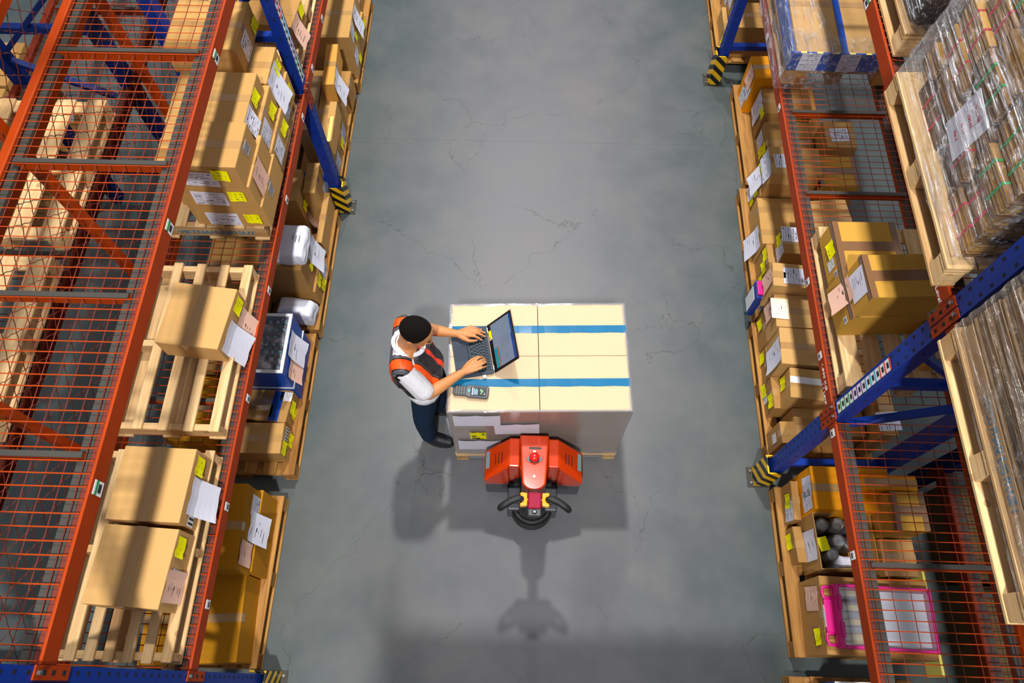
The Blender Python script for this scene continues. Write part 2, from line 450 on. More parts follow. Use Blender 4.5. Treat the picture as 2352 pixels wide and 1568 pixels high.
# ------------------------------------------------------------------ racks
def wires(x0, x1, y0, y1, z, px_, py_, r=.0027, front=0, s=1):
    b = MB()
    n = int(round(abs(y1 - y0) / py_))
    for i in range(n + 1):
        y = y0 + (y1 - y0) * i / n
        if front:
            b.tube([(x0 - s * .014, y, z - .004), (x0 - s * .012, y, z + .010), (x0 + s * .004, y, z + .008), (x0 + s * .03, y, z + .004), (x1, y, z + .004)], r, 4)
        else:
            b.tube([(x0, y, z + .004), (x1, y, z + .004)], r, 4)
    k = 0
    x = x0 + s * .03
    while (x - x1) * s < 0:
        b.tube([(x, y0, z - .001), (x, y1, z - .001)], r * .85, 4, 1); x += s * px_
    return b

def post(s, x, y, h, front=True):
    b = MB()
    b.box(x, x + s * .08, y - .05, y + .05, .01, h)
    z = .12
    xo = x - s * .0008
    k = 0
    while z < h - .05:
        for dy in ((-.028, 0), (.028, .025)):
            b.box(xo, x + s * .002, y + dy[0] - .007, y + dy[0] + .007, z + dy[1] - .009, z + dy[1] + .009, 1)
        if k % 2 == 0:
            b.box(x + s * .03, x + s * .042, y - .0508, y - .049, z, z + .014, 1)
            b.box(x + s * .03, x + s * .042, y + .0508, y + .049, z, z + .014, 1)
        z += .075; k += 1
    return b

def connector(s, x, y, z, d):
    """bolted end plate of a beam lapping onto the post face; d = +1 when the beam runs toward +y"""
    b = MB()
    ya, yb = y + d * .004, y + d * .052
    b.box(x - s * .006, x, ya, yb, z - .085, z + .125)
    for dz in (-.06, .005, .06):
        b.box(x - s * .0068, x - s * .004, y + d * .02, y + d * .036, z + dz, z + dz + .02, 1)
    b.cyl((0, 0), .009, 0, .012, 8, 2)
    # move the bolt just added (last 16 verts) into place
    b.bm.verts.ensure_lookup_table()
    for v in b.bm.verts[-16:]:
        q = v.co.copy(); v.co = Vector((x - s * (.006 + q.z), y + d * .028 + q.x, z + .105 + q.y))
    return b

def bin_label(parent, s, x, y, z, hgt=.06, w=.045, green=False):
    b = MB(); xo = x - s * .002
    b.box(x, xo, y - w / 2, y + w / 2, z - hgt / 2, z + hgt / 2, 0)
    if green: b.box(x, xo - s * .0006, y - w / 2, y + w / 2, z + hgt * .1, z + hgt * .32, 1)
    b.box(x, xo - s * .0006, y - w * .3, y + w * .3, z - hgt * .3, z + hgt * .02, 2)
    return b.build('bin_label', [M['white'], M['greensw'], M['ink']], parent)

def rack(label, s, xf, ys, levels, depth, ybars, pxw, label_y, name='pallet_rack', height=5.6, guards=True, paint='orange'):
    root = empty(name, (xf + s * depth / 2, (ys[0] + ys[-1]) / 2, 0), 0, label, 'rack')
    inv = Matrix.Translation(-Vector(root.location))
    def bl(b, n, m, **k): return b.xf(inv).build(n, m, root, **k)
    for y in ys:
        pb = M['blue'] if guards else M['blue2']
        bl(post(s, xf, y, height), 'upright', [pb, M['hole']])
        bl(post(-s, xf + s * depth, y, height), 'upright', [pb, M['hole']])
        for z in (.42, 1.9, 3.4):
            bl(MB().bar((xf + s * .08, y, z), (xf + s * (depth - .08), y, z), .05, .05), 'horizontal_brace', pb)
        bl(MB().bar((xf + s * .08, y, 1.22), (xf + s * (depth - .08), y, 1.62), .045, .03), 'diagonal_brace', pb)
        bl(MB().bar((xf + s * (depth - .08), y, 1.69), (xf + s * .08, y, 2.28), .045, .03), 'diagonal_brace', pb)
        if guards:
            b = MB().box(xf - s * .075, xf + s * .10, y - .075, y + .075, 0, .008)
            for dy in (-.045, .045): b.cyl((xf - s * .052, y + dy), .010, .008, .022, 8, 1)
            bl(b, 'foot_plate', [M['grey'], M['steel']])
            b = MB()
            b.box(xf - s * .034, xf - s * .022, y - .070, y + .070, .009, .36)
            b.box(xf - s * .022, xf + s * .075, y - .070, y - .058, .009, .36)
            b.box(xf - s * .022, xf + s * .075, y + .058, y + .070, .009, .36)
            bl(b, 'corner_guard', M['haz'], bevel=.004)
    for (zb, zt, gre) in levels:
        for i in range(len(ys) - 1):
            ya, yb = ys[i] + .052, ys[i + 1] - .052
            # front box beam with a stepped grey ledge behind it
            bl(MB().box(xf, xf + s * .013, ya, yb, zb, zt).box(xf + s * .0125, xf + s * .048, ya, yb, zb + .001, zt - .026, 1), 'front_beam', [M[paint], M['dred']], bevel=.003)  # step's dark red takes in shade as well as the deck flange's brown
            bl(MB().box(xf + s * .049, xf + s * .095, ya, yb, zb + .005, zt - .028), 'beam_ledge', M['grey'])
            xr = xf + s * depth
            bl(MB().box(xr, xr - s * .048, ya, yb, zb - .06, zt), 'rear_beam', M[paint], bevel=.006)
            bl(MB().box(xr - s * .049, xr - s * .085, ya, yb, zt - .05, zt - .035), 'beam_ledge', M['grey'])
            for d, yy in ((1, ys[i]), (-1, ys[i + 1])):
                bl(connector(s, xf, yy, zb, d), 'beam_connector', [M[paint], M['hole'], M['steel']])
            bl(wires(xf + s * .03, xr - s * .02, ya + .01, yb - .01, zt - .0155, pxw, .05, front=1, s=s), 'wire_deck', [M['dorange' if paint == 'orange' else 'dred'], M['dred']])
            for yb_ in ybars[i]:
                b = MB().box(xf + s * .07, xr - s * .07, yb_ - .012, yb_ + .012, zt - .012, zt - .006, 1)
                b.box(xf + s * .07, xr - s * .07, yb_ - .012, yb_ + .012, zt - .065, zt - .012, 0)
                bl(b, 'deck_crossbar', [M['orange'], M['grey']])
    for (y, z, g) in label_y:
        o = bin_label(root, s, 0, 0, 0, .062 if g else .05, .055 if g else .045, g)
        o.location = inv @ Vector((xf - s * .0005, y, z))
    return root, inv

LV = [(1.36, 1.452, 1), (2.62, 2.712, 1)]
ysL = (-3.93, -.04, 3.83, 7.72)
barsL = [(-.6, -1.3, -2.0, -2.7), (.744, 1.435, 2.135, 2.84), (4.6, 5.3, 6.0, 6.7)]
rl, invL = rack('long blue and orange pallet rack left of the aisle, its upper wire deck empty', -1, -1.60, ysL, LV, .86, barsL, .068,
     [(2.847, 2.662, 1), (1.81, 2.662, 1), (.626, 2.662, 1), (2.884, 1.402, 0), (3.594, 1.402, 0), (4.062, 1.402, 0), (4.573, 1.402, 0), (2.19, 1.402, 0), (1.467, 1.402, 0), (.834, 1.402, 0), (.327, 1.402, 0)])
ysR = (-2.52, 1.46, 5.44, 9.4)
barsR = [(.62, -.08, -.78, -1.5), (2.31, 3.01, 3.71, 4.41), (6.3, 7.0, 7.7, 8.4)]
rr, invR = rack('blue and orange pallet rack right of the aisle, film wrapped loads on its upper deck', 1, 1.79, ysR, LV, .80, barsR, .095,
     [(4.471, 1.402, 0), (3.774, 1.402, 0), (2.345, 1.402, 0), (1.836, 1.402, 0), (1.35, 1.402, 0), (.671, 1.402, 0), (3.336, 2.662, 1)])
# rear wire screen of the left rack: posts, rails and crimped diamond wire
for y in (1.12, 2.31, 3.51):
    MB().bar((-2.50, y, 1.0), (-2.50, y, 2.95), .05, .05).xf(invL).build('screen_post', M['orange'], rl)
MB().bar((-2.50, -.04, 2.98), (-2.50, 7.7, 2.98), .05, .05).xf(invL).build('screen_rail', M['orange'], rl)
MB().bar((-2.50, -.04, 1.0), (-2.50, 7.7, 1.0), .05, .05).xf(invL).build('screen_rail', M['orange'], rl)
b = MB(); pitch = .14; H0, H1 = 1.02, 2.96
def crimp(p, q):
    n = max(2, int((Vector(q) - Vector(p)).length / .030)); pts = []
    for i in range(n + 1):
        v = Vector(p).lerp(Vector(q), i / n); d = (Vector(q) - Vector(p)).normalized(); w = Vector((0, -d.z, d.y)) * (.006 if i % 2 else -.006) * .45
        pts.append(v + w)
    return pts
t = 0.0; Y0, Y1 = 0.0, 6.2
while t < (Y1 - Y0) + (H1 - H0):
    for fl in (0, 1):
        a0 = max(0, t - (H1 - H0)); a1 = min(t, Y1 - Y0)
        if a1 - a0 < .05: continue
        ya, yb = (Y0 + a0, Y0 + a1) if fl else (Y1 - a0, Y1 - a1)
        b.tube(crimp((-2.485, ya, H0 + (t - a0)), (-2.485, yb, H0 + (t - a1))), .0024, 3)
    t += pitch
b.xf(invL).build('crimped_wire_screen', M['dred'], rl)
# lettering on the right beams, location stickers on the right upright
for (zc, xx) in ((1.402, 1.79), (2.662, 1.79)):
    text('load_lettering', '1,500 KG', .030, M['white'], rr, invR @ Vector((xx - .0012, 1.695, zc + .012)), (R(90), 0, R(-90)), width=1.5)
    text('load_lettering', '/ 1 Level', .030, M['white'], rr, invR @ Vector((xx - .0012, 1.60, zc - .022)), (R(90), 0, R(-90)), width=1.3)
b = MB()
cols = ['greensw'] * 3 + ['purp'] * 3 + ['cyanl'] * 3 + ['redl'] * 3
ms = [M['white'], M['ink'], M['greensw'], M['purp'], M['cyanl'], M['redl']]
mi = {'greensw': 2, 'purp': 3, 'cyanl': 4, 'redl': 5}
def strip(s, x, y, z0, z1):
    b = MB(); n = 12; h = (z1 - z0) / n
    b.box(x, x - s * .0015, y - .032, y + .032, z0, z1, 0)
    for i in range(n):
        zc = z0 + h * i
        b.box(x, x - s * .0022, y - .032, y + .032, zc + h * .78, zc + h, mi[cols[i]])
        b.box(x, x - s * .0022, y - .014, y + .014, zc + h * .22, zc + h * .62, 1)
    return b
strip(1, 1.789, 1.46, 1.52, 2.16).xf(invR).build('location_sticker_strip', ms, rr)
strip(-1, -1.599, 3.83, 1.53, 2.20).xf(invL).build('location_sticker_strip', ms, rl)

# rack standing back to back behind the left one, and the one behind the right
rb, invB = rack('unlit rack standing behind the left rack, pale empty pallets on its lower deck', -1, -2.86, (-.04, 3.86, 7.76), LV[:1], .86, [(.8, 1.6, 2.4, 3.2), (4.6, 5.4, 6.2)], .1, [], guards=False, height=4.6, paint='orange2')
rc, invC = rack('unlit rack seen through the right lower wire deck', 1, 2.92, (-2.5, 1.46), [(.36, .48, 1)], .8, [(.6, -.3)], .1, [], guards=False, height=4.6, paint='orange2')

# ------------------------------------------------------------------ pallets
PM = {}
def pmesh(key, fn, mat):
    if key not in PM: PM[key] = fn().mesh(key[0], mat)
    return PM[key]
def pallet(x0, x1, y0, y1, zb, nb, label, w='wood', group=None, yaw=0, h=.142, bw=None, stringer=False):
    """deck boards run along y on three cross bearers, blocks and bottom boards"""
    sx, sy = x1 - x0, y1 - y0
    root = empty('wooden_pallet', ((x0 + x1) / 2, (y0 + y1) / 2, zb), R(yaw), label, 'pallet', group)
    bw = bw or .09
    A = M[w]; X = M[w + 'x']
    def part(n, dims, mat, loc):
        d = tuple(round(q, 3) for q in dims)
        me = pmesh((n, d, mat.name), lambda: MB().box(-d[0] / 2, d[0] / 2, -d[1] / 2, d[1] / 2, -d[2] / 2, d[2] / 2), mat)
        o = bpy.data.objects.new(n, me); link(o, root); o.location = loc
        m = o.modifiers.new('bevel', 'BEVEL'); m.width = .003; m.segments = 1
        return o
    for i in range(nb):
        x = -sx / 2 + bw / 2 + (sx - bw) * i / (nb - 1)
        part('deck_board', (bw, sy - random.uniform(0, .008), .019), A, (x, random.uniform(-.004, .004), h - .0095))
    for y in (-sy / 2 + .05, 0, sy / 2 - .05):
        if stringer:
            part('stringer', (sx - .004, .038, h - .040), X, (0, y + (.02 if y > 0 else -.02 if y < 0 else 0), h / 2 + .0005)); continue
        part('bearer_board', (sx - .004, .095, .020), X, (0, y, h - .0295))
        for x in (-sx / 2 + .05, 0, sx / 2 - .05):
            part('block', (.09, .095, h - .060), A, (x, y, .019 + (h - .06) / 2 + .0005))
    for x in (-sx / 2 + .05, 0, sx / 2 - .05):
        part('bottom_board', (.095, sy, .019), A, (x, 0, .0095))
    return root
T1 = 1.4445; T2 = 2.7045
pallet(-2.270, -1.650, 0.038, 1.096, T1, 7, 'pale slatted pallet under two tan cartons, nearest the camera on the left middle deck', bw=.052, stringer=True)
pallet(-2.280, -1.655, 1.201, 2.270, T1, 5, 'pale slatted pallet under the lone tan carton on the left middle deck', bw=.055, stringer=True)
pallet(-2.321, -1.635, 2.533, 3.653, T1, 6, 'pale pallet under the big stack of labelled cartons, blue writing on its near edge', bw=.065, stringer=True)
pallet(-2.401, -1.651, 3.930, 5.095, T1, 6, 'pale pallet just beyond the left blue upright on the middle deck', bw=.11)
# blue handwriting on the near edge of the third pallet
text('pallet_writing', 'VIETNAM-RJP15UT', .05, M['marker'], [o for o in bpy.data.objects if o.get('label', '').startswith('pale pallet under the big')][0], (.02, -.5550, .07), (R(90), 0, 0), width=1.2)
pallet(-2.45, -1.700, .035, 1.19, .001, 6, 'weathered floor pallet under the mustard cartons', 'wood2', bw=.10)
pallet(-2.45, -1.655, 1.34, 2.50, .001, 6, 'floor pallet under the blue crates and small cartons', 'wood2', bw=.10)
pallet(-2.45, -1.640, 2.53, 3.70, .001, 6, 'floor pallet under the white bags and brown cartons', 'wood2', bw=.10)
pallet(-2.45, -1.655, 3.95, 5.06, .001, 6, 'floor pallet just beyond the left striped guard', 'wood2', bw=.10)
pallet(-2.45, -1.640, 5.17, 6.36, .001, 6, 'farthest floor pallet of the left row', 'wood2', bw=.10)
pallet(1.845, 2.62, 1.585, 2.70, .001, 6, 'floor pallet beside the near right upright, crowded with tan cartons', 'wood2', bw=.10)
pallet(1.885, 2.66, 2.745, 4.03, .001, 6, 'floor pallet under the curling white sheet and the stack of four', 'wood2', bw=.10)
pallet(1.95, 2.70, 4.07, 5.25, .001, 6, 'floor pallet with an empty aisle edge beside the yellow-orange carton', 'wood2', bw=.12)
pallet(1.835, 2.60, 5.55, 6.75, .001, 6, 'farthest floor pallet on the right, behind the upper striped guard', 'wood2', bw=.10)
pallet(1.86, 2.66, .215, 1.36, .001, 6, 'floor pallet under the pink plastic case and bright orange carton', 'wood2', bw=.10)
pallet(1.80, 2.60, -1.05, .10, .001, 6, 'floor pallet at the bottom edge under blue boxes', 'wood2', bw=.10)
pallet(1.831, 2.583, 1.569, 2.644, T1, 6, 'pale pallet under the golden taped cartons on the right middle deck', bw=.10)
pallet(1.806, 2.543, 3.960, 5.035, T1, 6, 'pallet under the film wrapped blue box', 'wood2', bw=.10)
pallet(1.722, 2.492, 1.575, 2.654, T2, 6, 'whitish pallet under the film wrapped bundles on the upper right deck', bw=.12)
pallet(1.690, 2.492, 0.235, 1.317, T2, 6, 'pale pallet under the wrapped planks in the lower right corner', bw=.12)
pallet(1.813, 2.532, 2.892, 4.001, T2, 6, 'pale pallet at the top right under the dark wrapped load', bw=.12)
pallet(-3.66, -2.90, 2.42, 3.55, T1, 4, 'pale empty pallet seen through the left upper deck, farther of two', bw=.13)
pallet(-3.66, -2.90, 1.15, 2.30, T1, 4, 'pale empty pallet seen through the left upper deck, nearer of two', bw=.13)

# ------------------------------------------------------------------ papers and cartons
KIND = {  # width along u, height along v, materials
 'y': (.10, .085), 'w': (.135, .155), 'A': (.20, .27), 'B': (.19, .25), 'p': (.15, .20), 'p2': (.17, .13), 'z': (.065, .085), 'z2': (.12, .07),
 'W': (.20, .125), 'A2': (.165, .165), 'w2': (.07, .085), 'w3': (.04, .04), 'y2': (.09, .025), 'y3': (.26, .026), 'y4': (.05, .10), 'c': (.20, .24), 'u': (.235, .075), 'wt': (.05, .42)}
NAME = {'y': 'yellow_label', 'w': 'shipping_label', 'W': 'shipping_label', 'A': 'document_sheet', 'A2': 'document_sheet', 'B': 'blank_sheet', 'p': 'pink_note', 'p2': 'pink_note', 'z': 'striped_sticker', 'z2': 'striped_sticker',
 'w2': 'small_label', 'w3': 'small_label', 'y2': 'yellow_strip', 'y3': 'yellow_strip', 'y4': 'tape_patch', 'c': 'film_window', 'u': 'blue_strip', 'wt': 'white_tape_band'}
def sticker_mesh(k, seed, hang):
    rnd = random.Random(seed); w, h = KIND[k]
    mats = {'y': ['yell', 'ink'], 'w': ['sheet', 'ink', 'inkg'], 'W': ['sheet', 'ink', 'inkg'], 'A': ['sheet', 'ink', 'inkg'], 'A2': ['sheet', 'ink', 'inkg'], 'B': ['sheet'], 'p': ['pink', 'ink'], 'p2': ['creamp', 'ink'], 'z': ['white', 'ink'], 'z2': ['white', 'ink'],
            'w2': ['white', 'ink', 'inkg'], 'w3': ['white', 'inkg'], 'y2': ['pyel'], 'y3': ['pyel'], 'y4': ['tape'], 'c': ['clear'], 'u': ['blueplast'], 'wt': ['tapew']}[k]
    b = MB(); nx, ny = (4, 6) if k in 'yAwBpp2' else (1, 1)
    curl = {'A': .03, 'B': .03, 'p': .015, 'y': .012, 'p2': .01}.get(k, 0) * rnd.uniform(.5, 1.1); side = rnd.choice((-1, 1))
    sag = hang
    def n_(u, v):   # u,v in -.5...5 ; height off the face
        d = max(0, (.35 - v)); e = max(0, u * side)
        return .0025 + curl * (d ** 2) * (.45 + e * 1.3) + sag * max(0, .2 - v) + (.003 * math.sin(u * 9 + seed) * (1 if curl else 0) + (.003 if curl else 0))
    G = [[b.bm.verts.new(((i / nx - .5) * w, (j / ny - .5) * h, n_(i / nx - .5, j / ny - .5))) for i in range(nx + 1)] for j in range(ny + 1)]
    for j in range(ny):
        for i in range(nx): b.bm.faces.new((G[j][i], G[j][i + 1], G[j + 1][i + 1], G[j + 1][i]))
    def ink(u0, u1, v0, v1, mi=1):
        q = [(u0, v0), (u1, v0), (u1, v1), (u0, v1)]
        b.poly([((u - .5) * w, (v - .5) * h, n_(u - .5, v - .5) + .0009) for u, v in q], mi)
    if k == 'y':
        for j in range(3):
            v = .18 + j * .26
            for i in range(3):
                if rnd.random() < .6: ink(.08 + i * .3, .08 + i * .3 + rnd.uniform(.06, .18), v, v + rnd.uniform(.02, .06))
    elif k in ('w', 'w2', 'W'):
        for j in range(7):
            v = .08 + j * .125
            a = .07
            while a < .85:
                e = a + rnd.uniform(.06, .3)
                if rnd.random() < .75: ink(a, min(e, .93), v, v + rnd.choice((.015, .02, .045)), rnd.choice((1, 2, 2)))
                a = e + .06
    elif k in ('A', 'A2', 'p', 'p2'):
        for j in range(6):
            v = .22 + j * .12; a = rnd.uniform(.08, .4)
            if rnd.random() < .7: ink(a, min(.9, a + rnd.uniform(.15, .45)), v, v + .016, rnd.choice((1, len(mats) - 1)))
        ink(.40, .52, .55, .59)
    elif k in ('z', 'z2'):
        n = 5
        for i in range(n):
            u = .08 + i * .19; ink(u, u + .09, .1, .9)
    elif k == 'w3': ink(.2, .8, .2, .8)
    return b.mesh(NAME[k], [M[m] for m in mats])

def stick(root, s, D, Ly, H, face, u, v, k, seed, rotj=None):
    w, h = KIND[k]
    if k == 'wt': h = D; u = D / 2
    hang = 0
    if face in 'an':
        top = v + h / 2
        if top > H + .005:      # taped near the top edge of this face
            v = H - h / 2 - .002 if k not in 'AB' else H - h / 2 + .0
        if v - h / 2 < -.005: hang = .05 if k in 'ABp' else .03
        if k in ('y', 'w', 'W', 'w2', 'z', 'z2') and v - h / 2 < .004 and H > h + .01: v = h / 2 + .006; hang = 0
    lim = Ly if face in 'a' else D
    if k != 'y3': u = min(max(u, w / 2 + .004), max(lim - w / 2 - .004, w / 2 + .004)) if face != 't' else u
    me = sticker_mesh(k, seed, hang)
    if k == 'wt':
        for vv in me.vertices: vv.co.y *= D / .42
    if face == 'a': mat = Matrix(((0, 0, -s), (-s, 0, 0), (0, 1, 0))); loc = (0, u, v)
    elif face == 'n': mat = Matrix(((1, 0, 0), (0, 0, -1), (0, 1, 0))); loc = (s * u, 0, v)
    else: mat = Matrix(((0, s, 0), (-s, 0, 0), (0, 0, 1))); loc = (s * u, v, H)
    o = bpy.data.objects.new(NAME[k], me); link(o, root)
    tw = rotj if rotj is not None else random.Random(seed).uniform(-5, 5)
    if k in ('wt', 'u', 'c'): tw = 0
    o.matrix_local = Matrix.Translation(loc) @ mat.to_4x4() @ Matrix.Rotation(R(tw), 4, 'Z')
    return o

NC = [0]
def C(s, x, y, z0, z1, D, Ly, yaw, colr, label, st, tape='x', group=None, name='cardboard_box', cat='box', gap=True):
    NC[0] += 1; sd = NC[0] * 13
    z0 += .001; H = z1 - z0 - .001
    b = MB(); t = .004
    x0, x1 = (0, s * D)
    lo, hi = min(x0, x1), max(x0, x1)
    b.box(lo, hi, 0, Ly, 0, H - t)
    if tape == 'y':
        m = (lo + hi) / 2; b.box(lo, m - .0012, .001, Ly - .001, H - t, H); b.box(m + .0012, hi, .001, Ly - .001, H - t, H)
    else:
        m = Ly / 2; b.box(lo + .001, hi - .001, 0, m - .0012, H - t, H); b.box(lo + .001, hi - .001, m + .0012, Ly, H - t, H)
    root = b.build(name, M[colr], None, (x, y, z0), R(yaw), bevel=.0028)
    tag(root, label, cat, group)
    tm = M['tape'] if colr != 'gold' else M['tapeb']; tw = .026 if colr != 'gold' else .032
    q = MB(); e = .0012
    if tape == 'y':
        q.box(m - tw, m + tw, -e, Ly + e, H, H + e); q.box(m - tw, m + tw, -e, 0, H - .06, H); 
    else:
        q.box(lo - e, hi + e, m - tw, m + tw, H, H + e); q.box(x0 - s * e, x0, m - tw, m + tw, H - .06, H)
    q.build('tape', tm, root)
    if colr == 'gold':
        xa = lo if s > 0 else hi; xb = hi if s > 0 else lo
        e = .002; q = MB(); q.box(xa - s * e, xa + s * .035, -e, Ly + e, H, H + e); q.box(x0 - s * e, x0, -e, Ly + e, H - .035, H + e); q.build('edge_tape', M['tapeb'], root)
        MB().box(xb - s * .035, xb + s * e, -e, Ly + e, H, H + e).build('edge_tape', M['tapeb'], root)
    for i, (face, u, v, k) in enumerate(st):
        stick(root, s, D, Ly, H, face, u, v, k, sd + i)
    return root

# measured cartons: side, near aisle corner x y, z0, z1, depth, length, yaw, colour, label, papers
C(-1,-1.738,0.070,0.145,0.438,0.62,0.530,3.28,'yel','large plain mustard carton nearest the camera on the left floor pallet',[])
C(-1,-1.726,0.607,0.145,0.483,0.60,0.539,1.43,'yel','mustard carton carrying the lidded mustard carton with two white sheets',[])
C(-1,-1.733,0.588,0.483,0.761,0.60,0.533,1.55,'yel','mustard carton with two white sheets and a pink note, on top of its twin',[('a', 0.29, 0.014, 'A'), ('a', 0.426, -0.134, 'w'), ('a', 0.111, 0.15, 'p')])
C(-1,-1.728,1.680,0.145,0.315,0.42,0.256,-5.68,'kraft','brown carton with clear film, blue tape strip and yellow labels',[('t', 0.188, 0.118, 'c'), ('t', 0.099, 0.123, 'u'), ('t', 0.129, 0.081, 'y2'), ('t', 0.23, 0.204, 'y2'), ('a', 0.144, 0.112, 'y'), ('a', 0.121, -0.019, 'y'), ('t', 0.042, 0.206, 'w2')])
C(-1,-1.707,1.435,0.145,0.378,0.42,0.228,0.86,'kraft2','small brown carton with striped label at the near end of the crate pallet',[('a', 0.161, 0.145, 'z2'), ('a', 0.057, 0.173, 'y'), ('a', 0.15, 0.006, 'y')])
C(-1,-1.671,2.753,0.352,0.707,0.45,0.386,0.00,'kraft','brown carton under the puffy white bag, long white sheet on its side',[('a', 0.347, 0.126, 'A'), ('a', 0.177, 0.153, 'y')])
C(-1,-1.653,2.765,0.145,0.352,0.47,0.354,0.00,'kraft','lower brown carton below the white bag carton, yellow tag near the floor',[('a', 0.132, 0.21, 'y'), ('a', 0.328, 0.055, 'w'), ('a', 0.158, -0.017, 'y')])
C(-1,-1.825,3.425,0.145,0.643,0.22,0.313,1.00,'kraft2','narrow brown carton with a pink note hanging on its side, beside the white bag',[('a', 0.128, 0.093, 'p'), ('a', 0.098, 0.304, 'y'), ('a', 0.203, 0.318, 'w')])
C(-1,-1.717,3.553,0.145,0.578,0.10,0.304,-0.15,'kraft2','brown carton next to the striped guard with a single yellow tag on its corner',[('a', 0.121, 0.16, 'y'), ('a', 0.238, 0.187, 'w')])
C(-1,-1.635,4.499,0.600,0.804,0.10,0.463,3.20,'orangeb','slim orange carton standing on edge with a white sheet on its side',[('a', 0.089, 0.152, 'A')])
C(-1,-1.667,4.022,0.145,0.599,0.13,0.750,0.90,'kraft2','tall brown carton behind the striped guard with yellow and white labels toward the aisle',[('a', 0.331, 0.098, 'y'), ('a', 0.458, 0.084, 'w'), ('a', 0.108, 0.108, 'w')])
C(-1,-1.586,3.930,0.600,0.774,0.06,0.410,0.98,'kraft2','narrow upright brown carton with a pale yellow strip on top, by the blue upright',[('t', 0.022, 0.116, 'y3')])
C(-1,-1.806,4.208,0.145,0.578,0.16,0.608,2.51,'pale','long thin pale carton with a pink note, leaning beside the slim orange carton',[('a', 0.456, 0.12, 'p')])
C(-1,-1.635,5.229,0.389,0.633,0.55,0.620,1.10,'kraft2','upper of two brown cartons at the far end of the left floor row',[('a', 0.371, 0.117, 'A'), ('a', 0.238, 0.0, 'y'), ('a', 0.158, 0.189, 'w')])
C(-1,-1.642,5.223,0.145,0.389,0.57,0.620,-1.39,'kraft2','lower of two brown cartons at the far end of the left floor row',[('a', 0.195, 0.074, 'y'), ('a', 0.699, 0.161, 'y'), ('a', 0.114, 0.198, 'w'), ('a', 0.423, 0.177, 'y')])
C(-1,-1.663, 0.666, 1.585, 1.795,0.37,0.376,-1.28,'tan','tan carton with a large blank white sheet draped on its aisle side',[('a', 0.302, 0.135, 'y'), ('a', 0.151, 0.041, 'B'), ('a', 0.036, 0.089, 'z2')],tape='y')
C(-1,-1.675, 0.265, 1.585, 1.788,0.37,0.373,-2.70,'tan','tan carton with a pink note, nearer the camera of a pair',[('a', 0.294, 0.146, 'y'), ('a', 0.113, 0.142, 'p'), ('a', 0.125, 0.037, 'w')],tape='y')
C(-1,-1.679, 1.617, 1.585, 1.761,0.36,0.384,-5.72,'tan','lone tan carton on the slatted pallet with yellow tag, pink note and hanging white sheet',[('a', 0.308, 0.107, 'y'), ('a', 0.263, -0.048, 'p'), ('a', 0.116, 0.01, 'B')],tape='y')
C(-1,-1.585, 2.545, 1.585, 1.795,0.46,0.400,-1.00,'kraft2','bottom carton at the near corner of the big left stack',[('n', 0.279, 0.069, 'W'), ('n', 0.091, 0.089, 'y'), ('a', 0.179, 0.141, 'z')])
C(-1,-1.595, 2.538, 1.795, 1.998,0.46,0.380,-1.00,'kraft2','middle carton at the near corner of the big left stack, between two others',[('n', 0.271, 0.078, 'W'), ('n', 0.098, 0.112, 'y'), ('a', 0.154, 0.122, 'p')])
C(-1,-1.609, 2.529, 1.998, 2.182,0.46,0.320,-1.00,'kraft2','topmost carton at the near corner of the big left stack, hazard sticker on its side',[('n', 0.236, 0.066, 'W'), ('n', 0.106, 0.113, 'y'), ('a', 0.197, 0.112, 'z')])
C(-1,-1.636, 2.860, 1.998, 2.149,0.46,0.400,-1.00,'kraft2','topmost carton in the middle of the big left stack, clear tape on top',[('a', 0.096, 0.098, 'w'), ('a', 0.249, 0.125, 'y')])
C(-1,-1.770, 3.392, 1.998, 2.199,0.44,0.409,-1.00,'kraft2','topmost carton at the far end of the big left stack beside the blue upright',[('a', 0.157, 0.068, 'w'), ('a', 0.381, 0.072, 'y')])
C(-1,-1.661, 4.074, 1.585, 1.763,0.45,0.279,-5.63,'kraft','lower brown carton on the pale pallet beyond the left upright',[('a', 0.078, 0.094, 'w'), ('a', 0.063, 0.256, 'p'), ('a', 0.219, 0.154, 'y')])
C(1,1.999,4.893,0.145,0.576,0.45,0.262,3.00,'yelo','yellow-orange carton with a pink sheet curling over its edge, by the far right upright',[('a', 0.109, 0.409, 'p'), ('a', 0.073, 0.211, 'w'), ('a', 0.118, 0.074, 'w')])
C(1,2.076,4.590,0.145,0.472,0.42,0.290,0.00,'kraft','brown carton with a long white sheet hanging beside the yellow-orange carton',[('a', 0.182, 0.281, 'A'), ('a', -0.042, 0.449, 'y')])
C(1,1.960,3.752,0.564,0.707,0.40,0.27,-2.00,'tan','tan carton topping a stack of four, white label on its lid',[('a', 0.206, 0.056, 'w'), ('t', 0.108, 0.127, 'w'), ('a', 0.06, 0.063, 'w')])
C(1,1.962,3.750,0.413,0.564,0.40,0.275,-2.00,'kraft','second carton down in the stack of four with sheets of paper on its side',[('a', 0.199, 0.013, 'A'), ('a', 0.385, 0.141, 'y'), ('a', 0.537, -0.011, 'y')])
C(1,1.958,3.752,0.277,0.413,0.40,0.275,-2.00,'kraft','third carton down in the stack of four on the right floor pallet',[('a', 0.352, 0.127, 'y'), ('a', 0.114, 0.009, 'y'), ('a', 0.172, -0.038, 'w')])
C(1,1.960,3.752,0.145,0.277,0.40,0.28,-2.00,'kraft','bottom carton of the stack of four, yellow tags at its aisle corner',[('a', 0.113, -0.003, 'y')])
C(1,1.913,3.263,0.145,0.434,0.24,0.219,-0.60,'kraft2','pinkish brown carton with a big curling white sheet over the aisle edge',[('a', 0.152, 0.103, 'A')])
